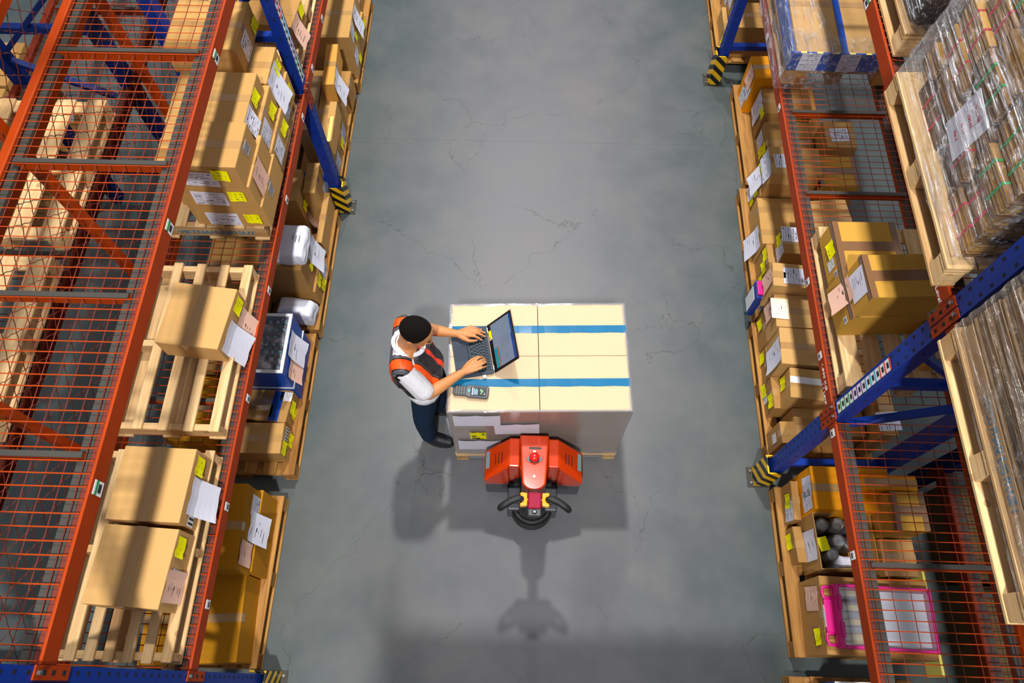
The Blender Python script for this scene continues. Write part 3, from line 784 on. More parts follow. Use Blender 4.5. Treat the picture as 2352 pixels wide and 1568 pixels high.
C(1,1.987,3.045,0.145,0.642,0.40,0.214,-2.27,'kraft','open brown carton with a yellow tag and crumpled papers next to the curling sheet',[('a', 0.183, 0.429, 'y'), ('a', 0.048, 0.427, 'w'), ('t', 0.071, 0.173, 'w')])
C(1,1.844,2.720,0.380,0.709,0.42,0.198,-5.00,'tan','tan carton with a large barcode sheet on its lid and brown tape',[('t', 0.156, 0.094, 'w'), ('t', 0.045, 0.096, 'y4'), ('a', 0.1, 0.235, 'p')])
C(1,1.868,2.436,0.352,0.601,0.50,0.270,-2.15,'tan','tan carton with a cream and pink note folded over its top edge',[('t', 0.034, 0.146, 'p2'), ('a', 0.184, 0.15, 'p')])
C(1,1.871,2.435,0.145,0.352,0.52,0.270,-2.25,'kraft','brown carton beneath the one with the folded pink note',[('a', 0.185, 0.101, 'y')])
C(1,1.872,2.142,0.292,0.592,0.50,0.292,-2.89,'tan','tan carton with a large white sheet hanging toward the aisle',[('a', 0.115, 0.174, 'A')])
C(1,1.869,2.140,0.145,0.292,0.52,0.287,-2.85,'kraft','brown carton beneath the one with the large white sheet',[('a', 0.215, 0.052, 'y')])
C(1,1.905,1.890,0.359,0.580,0.48,0.229,-5.64,'kraft2','ribbed brown carton with a white tape band across its lid',[('t', 0.099, 0.137, 'wt'), ('a', 0.155, 0.083, 'y'), ('a', 0.159, -0.022, 'w2')])
C(1,1.862,1.885,0.145,0.359,0.50,0.250,0,'kraft','brown carton beneath the white banded one, yellow tag facing the aisle',[('a', 0.218, 0.034, 'y'), ('a', 0.073, 0.282, 'y'), ('a', 0.129, 0.042, 'w2')])
C(1,1.975,1.669,0.145,0.401,0.50,0.205,0,'tan','tan lidded carton next to the blue upright with a small white label',[('a', 0.084, 0.12, 'w2')])
C(1,1.852,1.592,0.145,0.449,0.11,0.160,0.65,'kraft','narrow brown carton with a small white label beside the lidded tan carton',[('a', 0.076, 0.16, 'w2')])
C(1,1.900,1.078,0.145,0.350,0.05,0.270,-1.77,'kraft','narrow brown carton with one yellow tag beside the bright orange carton',[('a', 0.143, 0.125, 'y'), ('a', 0.051, 0.139, 'w')])
C(1,1.965,1.105,0.145,0.575,0.52,0.290,-0.67,'yelo','bright orange carton with two white sheets on its aisle side',[('a', 0.17, 0.33, 'w'), ('a', 0.08, 0.31, 'w')])
C(1,1.913,0.802,0.145,0.290,0.06,0.240,2.70,'kraft','narrow brown carton with two yellow tags in front of the box of jars',[('a', 0.152, -0.075, 'y'), ('a', 0.152, 0.037, 'y')])
C(1,1.928,0.220,0.145,0.524,0.68,0.467,-1.69,'kraft','large brown carton carrying the pink plastic case',[('a', 0.34, 0.233, 'p'), ('a', 0.107, 0.268, 'y')])
C(1,1.826, 2.201, 1.585, 1.784,0.37,0.340,1.00,'gold','golden carton edged with brown tape and a yellow tag, lower behind another',[('a', 0.186, 0.131, 'y'), ('a', 0.107, 0.089, 'w2'), ('a', 0.023, 0.127, 'w3')])
C(1,1.823,1.884, 1.585, 1.818,0.43,0.300,3.00,'gold','golden carton at the bottom under the brown banded one',[('a', 0.026, 0.146, 'w3')])
C(1,1.831, 1.889, 1.818, 2.037,0.40,0.262,3.00,'gold','golden carton with a broad brown tape band, white and pink sheets hanging',[('a', 0.136, 0.116, 'A2'), ('a', 0.16, -0.05, 'p')])
def X1(side, x, y, z0, z1, D, L, colr, label, st=(), yaw=0, tape='x', **k):
    return C(side, x, y, z0, z1, D, L, yaw, colr, label, list(st), tape, **k)
K_ = 'kraft'
# big labelled stack, the cartons under and between the measured ones
X1(-1, -1.599, 2.951, 1.585, 1.795, .46, .37, 'kraft2', 'bottom carton in the middle of the big left stack, hidden mostly by its labels', [('a', .12, .10, 'w'), ('a', .28, .12, 'y')], -1)
X1(-1, -1.614, 3.335, 1.585, 1.795, .46, .30, 'kraft2', 'bottom carton at the far end of the big left stack', [('a', .08, .10, 'w'), ('a', .20, .12, 'y')], -1)
X1(-1, -1.614, 2.931, 1.795, 1.998, .46, .38, 'kraft2', 'middle-layer carton in the middle of the big left stack with a big white sheet', [('a', .10, .09, 'w'), ('a', .27, .10, 'y')], -1)
X1(-1, -1.630, 3.325, 1.795, 1.998, .46, .31, 'kraft2', 'middle-layer carton at the far end of the big left stack, torn paper at its corner', [('a', .06, .06, 'A'), ('a', .22, .12, 'y')], -1)
X1(-1, -1.746, 4.369, 1.585, 1.945, .42, .60, 'kraft2', 'taller brown carton at the top edge of the photo beyond the blue upright', [('a', .12, .2, 'w')])
X1(-1, -1.665, 3.22, .145, .36, .05, .50, 'kraft2', 'thin brown carton standing at the aisle edge by the striped guard')
X1(-1, -1.64, 4.80, .145, .40, .55, .26, K_, 'low brown carton behind the slim orange carton')
X1(-1, -1.70, 5.87, .145, .55, .5, .45, K_, 'carton at the top edge of the left floor row with a pink note', [('a', .1, .3, 'p'), ('a', .3, .3, 'y')])
X1(-1, -2.18, 1.44, .145, .60, .26, .48, 'yel', 'mustard carton at the back of the blue crate pallet, seen through the slats')
X1(-1, -2.16, 2.00, .145, .50, .28, .42, 'kraft', 'brown carton at the back of the blue crate pallet')
X1(-1, -2.15, 2.62, .145, .62, .28, .45, 'kraft', 'brown carton at the back of the white bag pallet')
X1(-1, -2.18, 3.15, .145, .55, .26, .45, 'kraft2', 'light brown carton at the back of the white bag pallet')
for k, (z, n) in enumerate(((0, 'bottom'), (.4, 'middle'), (.8, 'top'))):
    X1(-1, -4.0, 4.03, z, z + .4, .7, .45, 'kraft', '%s carton of the tall stack glimpsed at the upper left corner, labels all over' % n, [('a', .10, .2, 'w'), ('a', .27, .22, 'w'), ('a', .38, .12, 'w')])
    X1(-1, -4.0, 3.52, z, z + .4, .7, .48, 'kraft', '%s carton of the nearer tall stack at the left edge, behind the wire screen' % n, [('a', .12, .2, 'w'), ('a', .33, .22, 'w')])
# right floor extras
X1(1, 2.08, 4.09, .145, .42, .40, .45, K_, 'brown carton between the stack of four and the hanging white sheet, three yellow tags', [('a', .10, .20, 'y'), ('a', .25, .10, 'y'), ('a', .22, .19, 'y'), ('a', .37, .12, 'w')])
X1(1, 2.50, 4.12, .145, .60, .25, .28, 'kraft2', 'brown carton seen through the right lower deck near the upper crossbar', [('t', .12, .13, 'w')])
X1(1, 2.385, 3.72, .145, .60, .32, .30, 'gold', 'golden carton lit through the wire deck, beside the stack of four')
X1(1, 2.29, 3.20, .145, .58, .32, .38, 'tan', 'tan carton lit through the wire deck at the edge of the golden carton pallet', yaw=6)
X1(1, 1.93, 3.50, .145, .40, .45, .235, 'kraft2', 'brown carton tucked between the stack of four and the curling sheet')
X1(1, 1.93, 2.95, .145, .46, .05, .29, K_, 'thin brown carton with yellow tags one above another', [('a', .22, .29, 'y'), ('a', .14, .20, 'y'), ('a', .07, .10, 'y')])
X1(1, 1.91, 2.735, .145, .378, .35, .19, K_, 'brown carton under the tan carton with the barcode sheet', [('a', .1, .1, 'w')])
X1(1, 2.42, 2.75, .145, .52, .22, .40, 'kraft2', 'light brown carton behind the barcode carton under the wire deck')
X1(1, 2.39, 2.10, .145, .45, .2, .45, K_, 'brown carton behind the white sheet carton under the slatted pallet')
X1(1, 2.50, 1.62, .145, .60, .10, .42, 'tan', 'tan carton under the near right upright with a loose white sheet', [('t', .05, .1, 'w')])
X1(1, 2.385, .945, .145, .75, .21, .245, 'gold', 'tall golden carton standing under the lower wire deck', [])
X1(1, 2.27, 1.215, .577, .68, .34, .10, 'yelo', 'yellow carton strip lying on the orange carton under the wire deck')
X1(1, 2.385, .70, .145, .50, .215, .235, 'tan', 'tan carton with clear tape under the lower wire deck, above the pink case')
X1(1, 1.93, -.42, .145, .30, .20, .47, K_, 'brown carton at the bottom edge beside the blue box', [('a', .4, .1, 'p')])
X1(1, 2.255, 1.675, 1.585, 1.765, .28, .24, 'gold', 'small golden carton half hidden behind the near right upright')
X1(1, 2.255, 1.937, 1.585, 1.805, .28, .32, 'gold', 'golden carton with brown edges behind the banded one')
X1(1, 1.93, 5.60, .145, .50, .45, .33, K_, 'brown carton behind the upper right upright with hanging labels', [('a', .08, .22, 'y'), ('a', .2, .1, 'y'), ('a', .27, .25, 'w')])
X1(1, 1.93, 5.96, .145, .56, .45, .35, 'kraft2', 'brown carton at the upper right floor row with white labels', [('a', .08, .3, 'w'), ('a', .25, .2, 'w'), ('t', .1, .2, 'w')])
X1(1, 1.93, 6.34, .145, .60, .45, .36, K_, 'farthest brown carton of the right floor row, yellow tag on its side', [('a', .08, .2, 'w'), ('a', .25, .3, 'y')])
X1(1, 1.875, 5.58, .145, .32, .045, .5, 'kraft2', 'thin flat carton at the aisle edge behind the upper right upright', [('a', .12, .08, 'y')])

for i, (x, r_) in enumerate(((-3.00, .075), (-3.17, .07))):
    o = MB().tube([(x, .12, 0), (x, 1.10, 0)], r_, 20).build('cardboard_tube', M['kraft2'], None, (0, 0, 1.441 + r_), smooth=False)
    tag(o, ('long brown cardboard tube behind the wire screen, nearer the aisle', 'long brown cardboard tube behind the wire screen, farther from the aisle')[i], 'tube')
for i, (ya_, yb_) in enumerate(((-.95, -.12), (-.05, .66), (.72, 1.36))):
    o = MB().box(2.98, 3.68, ya_, yb_, .0, .33).build('storage_bin', plain('bin_brown', (92, 72, 36), .7), None, (0, 0, .001), bevel=.01)
    tag(o, ('dark brown bin on the floor behind the right rack, nearest the bottom edge', 'dark brown bin on the floor behind the pink case', 'dark brown bin on the floor behind the lower golden cartons')[i], 'bin')
tag(MB().box(2.78, 2.805, .12, .80, 0, .20).build('wooden_plank', M['pyel'], None, (0, 0, .001), bevel=.003), 'pale yellow plank standing on edge behind the right lower wire deck', 'plank')
# blue crates and glass tray on the left floor pallet
def crate(s, x, y, z0, z1, D, L, mat, label, rim='lamin', fill=None, name='blue_crate'):
    z0 += .001
    root = empty(name, (x, y, z0), 0, label, 'crate')
    H = z1 - z0; t = .02; lo, hi = min(0, s * D), max(0, s * D)
    b = MB(); b.box(lo, hi, 0, L, 0, t); b.box(lo, lo + t, 0, L, t, H - .012); b.box(hi - t, hi, 0, L, t, H - .012); b.box(lo + t, hi - t, 0, t, t, H - .012); b.box(lo + t, hi - t, L - t, L, t, H - .012)
    b.build('body', M[mat], root, bevel=.003)
    b = MB(); e = .002
    for q in ((lo - e, lo + t, -e, L + e), (hi - t, hi + e, -e, L + e), (lo + t, hi - t, -e, t), (lo + t, hi - t, L - t, L + e)): b.box(*q, H - .012, H)
    b.build('rim', M[rim], root)
    return root, lo, hi, H
c1_, lo, hi, H = crate(-1, -1.687, 1.938, .145, .37, .46, .472, 'blueplast', 'lower blue foam crate with white edging on the left floor pallet')
MB().box(lo + .0205, hi - .0205, .0205, .4515, .0205, H - .02).build('lid_panel', M['blueplast'], c1_)
c2_, lo, hi, H = crate(-1, -1.692, 1.940, .371, .66, .44, .466, 'blueplast', 'upper blue crate holding rows of clear bottles, white foam rim', name='bottle_crate')
stick(c2_, -1, .44, .466, H, 'a', .26, .12, 'A', 5); stick(c2_, -1, .44, .466, H, 'a', .10, .07, 'p', 6)
bt = MB().lathe([(.023, 0), (.023, .14), (.019, .19), (.010, .205), (.010, .222), (.0, .223)], n=10).mesh('bottle', plain('bottle_teal', (20, 104, 140), .12, coat=1))
cp = MB().lathe([(.012, .2225), (.012, .238), (.0, .239)], n=8).mesh('cap', plain('bottle_cap_teal', (60, 160, 190), .25, coat=.8))
for i in range(4):
    for j in range(7):
        o = bpy.data.objects.new('bottle', bt); link(o); o.location = (-1.692 - .05 - i * .055, 1.94 + .055 + j * .059, .371 + .022)
        tag(o, 'teal bottle standing under film in the upper blue crate', 'bottle', 'bottles in the blue crate')
        c = bpy.data.objects.new('cap', cp); link(c, o)
b = MB().box(-2.128, -1.715, 1.963, 2.383, .648, .650).build('film_cover', M['film']); tag(b, 'crinkled clear film stretched over the bottles in the blue crate', 'plastic film')
# puffy white bags
def puff(name, c, d, label, n=2, rz=0, mat='bagw'):
    b = MB(); b.box(-d[0] / 2, d[0] / 2, -d[1] / 2, d[1] / 2, 0, d[2])
    bmesh.ops.subdivide_edges(b.bm, edges=b.bm.edges[:], cuts=5, use_grid_fill=True)
    rn = random.Random(int(c[1] * 100))
    for v in b.bm.verts:
        u = Vector((v.co.x / d[0] * 2, v.co.y / d[1] * 2, v.co.z / d[2] * 2 - 1)); m = max(abs(u.x), abs(u.y)); k = 1 - .10 * (abs(u.z) ** 3) - .04 * (m ** 4)
        v.co.x *= k; v.co.y *= k
        if u.z > .3: v.co.z -= d[2] * .14 * (m ** 3)
        v.co += Vector((rn.uniform(-1, 1), rn.uniform(-1, 1), rn.uniform(-.6, .6))) * .009
        v.co.z = max(v.co.z, .004)
    o = b.build(name, M[mat], None, c, R(rz), smooth=True)
    m_ = o.modifiers.new('sub', 'SUBSURF'); m_.levels = n; m_.render_levels = n
    return tag(o, label, 'bag')
o = puff('white_bag', (-1.74, 2.925, .709), (.24, .31, .16), 'puffy white plastic bag with a small printed label on top of a brown carton')
b = MB(); 
for i in range(3): b.box(.02 + i * .025, .028 + i * .025, -.03, .03, .1585, .1600)
b.build('printed_lines', M['inkg'], o)
puff('white_bag', (-1.80, 2.645, .146), (.30, .17, .22), 'lower crumpled white bag on the left floor pallet beside the blue crate', rz=-8)
puff('plastic_sheet', (-1.84, 3.28, .146), (.02, .001, .001), 'x') if False else None

# carton of jars, right floor
cx, cy, cD, cL, cH = 1.991, .735, .385, .37, .32
root = empty('open_carton', (cx, cy, .146), R(1.5), 'open carton full of film wrapped glass jars beside the orange carton', 'box')
b = MB(); b.box(0, cD, 0, cL, 0, .005); b.box(0, .006, 0, cL, .005, cH); b.box(cD - .006, cD, 0, cL, .005, cH); b.box(.006, cD - .006, 0, .006, .005, cH); b.box(.006, cD - .006, cL - .006, cL, .005, cH)
b.build('body', M['kraft2'], root)
stick(root, 1, cD, cL, cH, 'a', .17, .17, 'A', 41)
stick(root, 1, cD, cL, cH, 'n', .05, .2, 'w2', 42)
jar = MB().lathe([(.048, 0), (.05, .01), (.05, .20), (.043, .225), (.036, .235)], n=20).mesh('jar', plain('jar_brown_glass', (92, 74, 48), .12, coat=1))
lid = MB().lathe([(.038, .235), (.040, .238), (.040, .262), (.034, .268), (.030, .262), (.012, .260)], n=20).mesh('lid', plain('jar_lid_silver', (170, 174, 172), .22, metal=.8))
wrap = MB().lathe([(.052, .02), (.053, .2), (.047, .23), (.043, .270), (.02, .2725)], n=14).mesh('film_wrap', M['film'])
P_ = [(2.055, 1.035), (2.165, 1.04), (2.275, 1.035), (2.15, .93), (2.26, .93), (2.095, .84)]
for i, (x, y) in enumerate(P_):
    o = bpy.data.objects.new('glass_jar', jar); link(o); o.location = (x, y, .153)
    tag(o, 'brown glass jar with silver lid wrapped in film inside the open carton', 'jar', 'jars in the open carton')
    link(bpy.data.objects.new('lid', lid), o); link(bpy.data.objects.new('film_wrap', wrap), o)
b = MB().box(-.035, .035, -.045, .045, .0, .005); 
tag(MB().box(-.03, .03, -.045, .045, 0, .0015).build('yellow_tag', M['yell'], None, (2.03, .90, .4575), R(12), rot=(0, R(-18), R(12))), 'yellow label lying over the near wall of the jar carton', 'label')
puff('crumpled_paper', (2.20, .80, .153), (.16, .10, .22), 'crumpled white paper stuffed in the corner of the jar carton', mat='sheet')

# pink plastic case on the large carton
pc = empty('plastic_case', (1.985, .255, .5245), R(-1.5), 'bright pink plastic case with clear lid and papers inside, on the large brown carton', 'case')
b = MB(); W_, L_ = .60, .375
for q in ((0, .03, 0, L_), (W_ - .018, W_, 0, L_), (.03, W_ - .018, 0, .018), (.03, W_ - .018, L_ - .018, L_)): b.box(*q, 0, .085)
b.box(.03, W_ - .018, .018, L_ - .018, 0, .01)
b.build('frame', M['pinkpl'], pc, bevel=.012, seg=3)
b = MB(); b.box(.012, .034, .06, .15, .086, .094); b.box(.012, .034, .22, .31, .086, .094); b.box(-.006, .0, .01, L_ - .01, .045, .052)
b.build('lid_rib', M['pinkpl'], pc, bevel=.002)
for y in (.015, L_ - .085):
    MB().tube([(0, y, .03), (-.055, y + .005, .03), (-.06, y + .035, .03), (-.055, y + .065, .03), (0, y + .07, .03)], .010, 8).build('clasp', M['pinkpl'], pc, smooth=True)
MB().box(-.055, -.001, .09, L_ - .09, .005, .035).build('grip', M['pinkpl'], pc, bevel=.006)
MB().box(-.0565, -.055, .12, .25, .01, .03).build('label', M['white'], pc)
MB().box(.031, W_ - .019, .019, L_ - .019, .070, .074).build('clear_lid', M['clear'], pc)
p1 = MB().box(.045, .225, .03, L_ - .03, .012, .030).build('folded_newspaper', plain('newsprint', (186, 170, 130), .8, var=.2)); p1.location = (1.985, .255, .5245); p1.rotation_euler.z = R(-1.5)
tag(p1, 'folded newspaper under the clear lid of the pink case', 'newspaper')
b = MB(); random.seed(3)
for i in range(3): b.box(.075, .20, .09 + i * .085, .14 + i * .085, .0303, .0308)
b.build('printed_text', M['inkg'], p1)
p2 = MB().box(.24, .575, .028, L_ - .028, .012, .034).build('white_papers', M['sheet']); p2.location = (1.985, .255, .5245); p2.rotation_euler.z = R(-1.5)
tag(p2, 'stack of white papers under the clear lid of the pink case', 'papers')

# blue binder / case
bb = MB().box(0, .055, 0, .16, 0, .30).build('blue_case', M['hazblue'], None, (1.805, 2.755, .146), R(-2), bevel=.012, seg=3)
tag(bb, 'small blue plastic case with white side standing at the pallet edge', 'case')
MB().box(-.002, .0, .02, .14, .03, .24).build('white_panel', M['white'], bb); MB().box(.005, .05, .02, .14, .3, .325).build('pink_handle', M['pinkpl'], bb, bevel=.006)

# film wrapped blue box, right middle deck
b = MB(); bx, by, bD, bL = 1.801, 3.950, .62, 1.0
tb = empty('blue_tray_box', (bx, by, 1.587), R(-1), 'blue box with a carton flush inside it, wrapped in stretch film', 'box')
H = .155
b.box(0, bD, 0, bL, 0, .01); b.box(0, .015, 0, bL, .01, H); b.box(bD - .015, bD, 0, bL, .01, H); b.box(.015, bD - .015, 0, .015, .01, H); b.box(.015, bD - .015, bL - .015, bL, .01, H)
b.build('body', M['blueplast'], tb, bevel=.002)
b = MB()
for i in range(5): b.box(.05 + i * .11, .09 + i * .11, -.002, .012, H, H + .003)
b.build('yellow_tape', M['pyel'], tb)
stick(tb, 1, bD, bL, H, 'n', .13, .08, 'w', 61); stick(tb, 1, bD, bL, H, 'n', .40, .08, 'w', 62)
ib = X1(1, bx + .03, by + .01, 1.610, 1.740, .57, .94, 'tan', 'pale carton lying inside the film wrapped blue box', yaw=-1)
s_ = MB().box(.30, .345, -.002, .95, .1300, .1325).build('blue_strap', M['blueplast'], ib)
# drape of film: rises over the aisle side and runs down to the deck
b = MB(); rn = random.Random(4)
NXX, NYY = 14, 18
def fz(i, j):
    u = i / NXX; y = by - .04 + (bL + .06) * j / NYY
    if u < .45:
        k = u / .45; x = bx - .055 + .045 * k; z = 1.465 + .30 * k
    else:
        k = (u - .45) / .55; x = bx - .01 + k * (.30 * (1 - .55 * abs(j / NYY - .1))); z = 1.765 + .006 * math.sin(i * 2.1 + j)
    return (x + rn.uniform(-.004, .004), y, z + rn.uniform(-.003, .003))
G = [[b.bm.verts.new(fz(i, j)) for i in range(NXX + 1)] for j in range(NYY + 1)]
for j in range(NYY):
    for i in range(NXX): b.bm.faces.new((G[j][i], G[j][i + 1], G[j + 1][i + 1], G[j + 1][i]))
def g2(i, j):
    u = i / 16; k = j / 8
    return (bx - .05 + .66 * u, by - .045 + .03 * k + rn.uniform(-.003, .003), 1.455 + .30 * k)
G = [[b.bm.verts.new(g2(i, j)) for i in range(17)] for j in range(9)]
for j in range(8):
    for i in range(16): b.bm.faces.new((G[j][i], G[j][i + 1], G[j + 1][i + 1], G[j + 1][i]))
def g3(i, j):
    u = i / 16; k = j / 6
    return (bx + .66 * u - .02, by - .012 + .22 * k * (1 - .5 * u) + .02 * math.sin(u * 9), 1.762 + .008 * math.sin(i * 1.7 + j * 1.3) + .004)
G = [[b.bm.verts.new(g3(i, j)) for i in range(17)] for j in range(7)]
for j in range(6):
    for i in range(16): b.bm.faces.new((G[j][i], G[j][i + 1], G[j + 1][i + 1], G[j + 1][i]))
fo = b.build('stretch_film', M['filmload'], None, smooth=True); tag(fo, 'glossy crumpled stretch film around the blue box and over the beam edge', 'plastic film')

# blue boxes at the bottom right edge
c3_, lo, hi, H = crate(1, 2.00, -.40, .145, .40, .45, .47, 'blueplast', 'blue box with white corners at the bottom edge of the photo', name='blue_box')
MB().box(lo + .021, hi - .021, .021, .449, H - .02, H - .012).build('lid_panel', M['blueplast'], c3_)

# ------------------------------------------------------------------ upper right wrapped loads
random.seed(11)
def bundle(x, y, z, dx, dy, dz, mat, rz, twine):
    o = MB().box(-dx / 2, dx / 2, -dy / 2, dy / 2, 0, dz).build('board_bundle', M[mat], None, (x, y, z), R(rz), bevel=.004)
    tag(o, 'tied bundle of flat brown boards under crumpled film, upper right', 'bundle', 'tied board bundles under film')
    e = .0025
    if twine:
        for q in (-.18, .2):
            b = MB(); yy = q * dy
            b.box(-dx / 2 - e, -dx / 2, yy - .005, yy + .005, -.0, dz + e); b.box(-dx / 2, dx / 2, yy - .005, yy + .005, dz, dz + e); b.box(dx / 2, dx / 2 + e, yy - .005, yy + .005, 0, dz + e)
            b.build('twine', M[twine], o)
    return o
z = 2.847
for layer in range(7):
    h = (.105, .12, .11, .13, .12, .12, .11)[layer]
    y = 1.626 + layer * .016; n = 0
    while y < 2.48:
        dy = random.choice((.26, .30, .34)); dy = min(dy, 2.61 - y)
        x = 1.771 + layer * .010 + random.uniform(-.01, .02)
        for dx in (.27, .30):
            if not (layer == 0 and n == 1 and dx == .27):
                bundle(x + dx / 2, y + dy / 2, z, dx - .012, dy - .014, h - .004 - random.uniform(0, .012), random.choice(('sheets', 'sheets', 'sheets2')), random.uniform(-1.2, 1.2), random.choice(('green', 'red', 'green', None, 'red')))
            x += dx
        y += dy; n += 1
    z += h
note = MB().box(-.003, 0, -.09, .09, -.12, .12).build('paper_note', M['sheet'], None, (1.762, 2.08, 3.12), rot=(R(8), 0, 0))
tag(note, 'sheet with red handwriting tucked under the film of the bundle load', 'paper')
for i in range(4):
    text('handwriting', ('PO 8 45', 'CM 07', 'X 2 1', 'No 3')[i], .022, M['red'], note, (-.0045, 0, .08 - i * .05), (R(90), 0, R(-90)))
def shell(name, x0, x1, y0, y1, z0, z1, mat, label, taper=.0, jit=.010, near=True, cut=None, seed=1, top=False, nz=30, ny=16):
    """thin film draped round a load: aisle side, near side and far side, pleated"""
    rn = random.Random(seed); b = MB()
    path = []
    for i in range(7): path.append((x0 + (x1 - x0) * (1 - i / 6), y0))
    for i in range(1, ny + 1): path.append((x0, y0 + (y1 - y0) * i / ny))
    for i in range(1, 7): path.append((x0 + (x1 - x0) * i / 6, y1))
    G = []; pl = [rn.uniform(-1, 1) for _ in range(nz + 1)]; ph = [rn.uniform(0, 6) for _ in range(nz + 1)]
    for j in range(nz + 1):
        k = j / nz; row = []
        for i, (x, y) in enumerate(path):
            d = jit * (pl[j] * (.75 + .25 * math.sin(i * .7 + ph[j])) + rn.uniform(-1, 1) * .18)
            xx = x + taper * k * (1 if x < (x0 + x1) / 2 else -1); yy = y + taper * k * (1 if y < (y0 + y1) / 2 else -1)
            row.append(b.bm.verts.new((xx - abs(d) * (1 if x == x0 else 0), yy - abs(d) * (1 if y == y0 else 0) + abs(d) * (1 if y == y1 else 0), z0 + (z1 - z0) * k + rn.uniform(-.004, .004))))
        G.append(row)
    for j in range(nz):
        for i in range(len(path) - 1): b.bm.faces.new((G[j][i], G[j][i + 1], G[j + 1][i + 1], G[j + 1][i]))
    if top:
        b.poly([(x0, y0, z1), (x1, y0, z1), (x1, y1, z1), (x0, y1, z1)])
    o = b.build(name, M[mat], None, smooth=True)
    return tag(o, label, 'plastic film')
shell('stretch_film', 1.726, 2.47, 1.596, 2.648, 2.825, 3.70, 'filmload', 'crumpled shiny stretch film around the bundle load on the upper right', taper=.05, seed=3)

# planks in the lower right corner load
z = 2.847
random.seed(5)
for layer in range(8):
    h = .085; x = 1.706
    for k in range(5):
        dx = .135
        if layer < 3 or k < 4:
            o = MB().box(0, dx - .008, .248 + random.uniform(0, .012), 1.302 - random.uniform(0, .015), 0, h - .006).build('wooden_plank', M['lumber'] if (layer) else M['wood'], None, (x, 0, z), 0, bevel=.003)
            tag(o, 'long brown plank in the film wrapped load at the lower right' if layer else 'long pale plank in the bottom layer of the lower right load', 'plank', 'planks of the upper layers, lower right' if layer else 'planks of the bottom layer, lower right')
            if layer == 0 and k == 0:
                o['label'] = 'pale bottom plank with blue handwriting facing the aisle'; del o['group']
                text('plank_handwriting', 'HITCO PHASE E-JG PHASE 1', .060, M['marker'], o, (-.0012, .79, .040), (R(90), 0, R(-90)), width=.58)
        x += dx
    z += h
shell('stretch_film', 1.694, 2.43, .235, 1.315, 2.805, 3.54, 'filmcloudy', 'cloudy stretch film round the plank load in the lower right corner', jit=.006, seed=9)

# dark rounded load at the top right
b = MB(); b.box(1.828, 2.49, 2.907, 3.95, 0, .75)
o = b.build('wrapped_load', M['darkload'], None, (0, 0, 2.847), bevel=.07, seg=5, smooth=True); tag(o, 'dark brown rounded load wrapped in film on the pallet at the top right', 'load')
shell('stretch_film', 1.818, 2.51, 2.897, 3.98, 2.835, 3.60, 'filmload', 'shiny film over the dark rounded load at the top right', jit=.008, seed=5)
# ------------------------------------------------------------------ centre stack
CX, CY, YW = .1085, 1.945, 2.0
RZ = Matrix.Rotation(R(YW), 4, 'Z')
def Wc(x, y, z=0): 
    q = RZ @ Vector((x, y, 0)); return (CX + q.x, CY + q.y, z)
pallet(CX - .60, CX + .60, CY - .395, CY + .395, .001, 6, 'low pale pallet under the film wrapped cream cartons in the aisle', yaw=YW, h=.140, bw=.11)
names = {(0, 0): 'near left', (1, 0): 'near right', (0, 1): 'far left', (1, 1): 'far right'}
for lv in (0, 1):
    for i in (0, 1):
        for j in (0, 1):
            z0, z1 = (.143, .595) if lv == 0 else (.597, 1.05)
            x, y, _ = Wc(-.583 + i * .585, -.380 + j * .382)
            lab = ('%s cream carton on top of the aisle stack with blue tape' if lv else '%s cream carton in the lower layer of the aisle stack') % names[(i, j)]
            if lv and (i, j) == (0, 1): lab += ', laptop on it'
            if lv and (i, j) == (0, 0): lab = 'near left cream carton on top of the aisle stack carrying the handheld scanner'
            b = MB(); D, L, H = .581, .378, z1 - z0
            b.box(0, D, 0, L, 0, H - .004); b.box(0, D, 0, L / 2 - .001, H - .004, H); b.box(0, D, L / 2 + .001, L, H - .004, H)
            o = b.build('cardboard_carton', M['cream'], None, (x, y, z0), R(YW), bevel=.004, seg=3)
            tag(o, lab, 'box')
            if lv:
                c = L / 2 + .004
                q = MB(); n = 14
                for k in range(n):    # slightly rippled tape
                    xa, xb = -.001 + (D + .002) * k / n, -.001 + (D + .002) * (k + 1) / n
                    e1 = .0012 + .0012 * abs(math.sin(k * 2.3 + i)); e2 = .0012 + .0012 * abs(math.sin((k + 1) * 2.3 + i))
                    ya = c - .028 + .0015 * math.sin(k * 1.3); yb = c + .026
                    q.hexa([(xa, ya, H - .001), (xb, ya, H - .001), (xb, yb, H - .001), (xa, yb, H - .001), (xa, ya, H + e1), (xb, ya, H + e2), (xb, yb, H + e2), (xa, yb, H + e1)])
                q.box(-.0015, 0, c - .026, c + .026, H - .07, H) if i == 0 else q.box(D, D + .0015, c - .026, c + .026, H - .07, H)
                q.build('blue_tape', M['bluetape'], o)
# taut film round the four sides
b = MB(); x0, x1, y0, y1 = -.592, .592, -.389, .389; rn = random.Random(2)
path = []
for i in range(12): path.append((x0 + (x1 - x0) * i / 12, y0))
for i in range(8): path.append((x1, y0 + (y1 - y0) * i / 8))
for i in range(12): path.append((x1 - (x1 - x0) * i / 12, y1))
for i in range(8): path.append((x0, y1 - (y1 - y0) * i / 8))
G = []
for j in range(15):
    k = j / 14; zz = .05 + (1.051 - .05) * k
    G.append([b.bm.verts.new((x * (1 + (.010 if j == 0 else 0)), y * (1 + .006 * (j == 0)), zz + rn.uniform(-.002, .002))) for x, y in path])
G.append([b.bm.verts.new((x * .965 + rn.uniform(-.004, .004), y * .955 + rn.uniform(-.004, .004), 1.0525)) for x, y in path])
n = len(path)
for j in range(len(G) - 1):
    for i in range(n): b.bm.faces.new((G[j][i], G[j][(i + 1) % n], G[j + 1][(i + 1) % n], G[j + 1][i]))
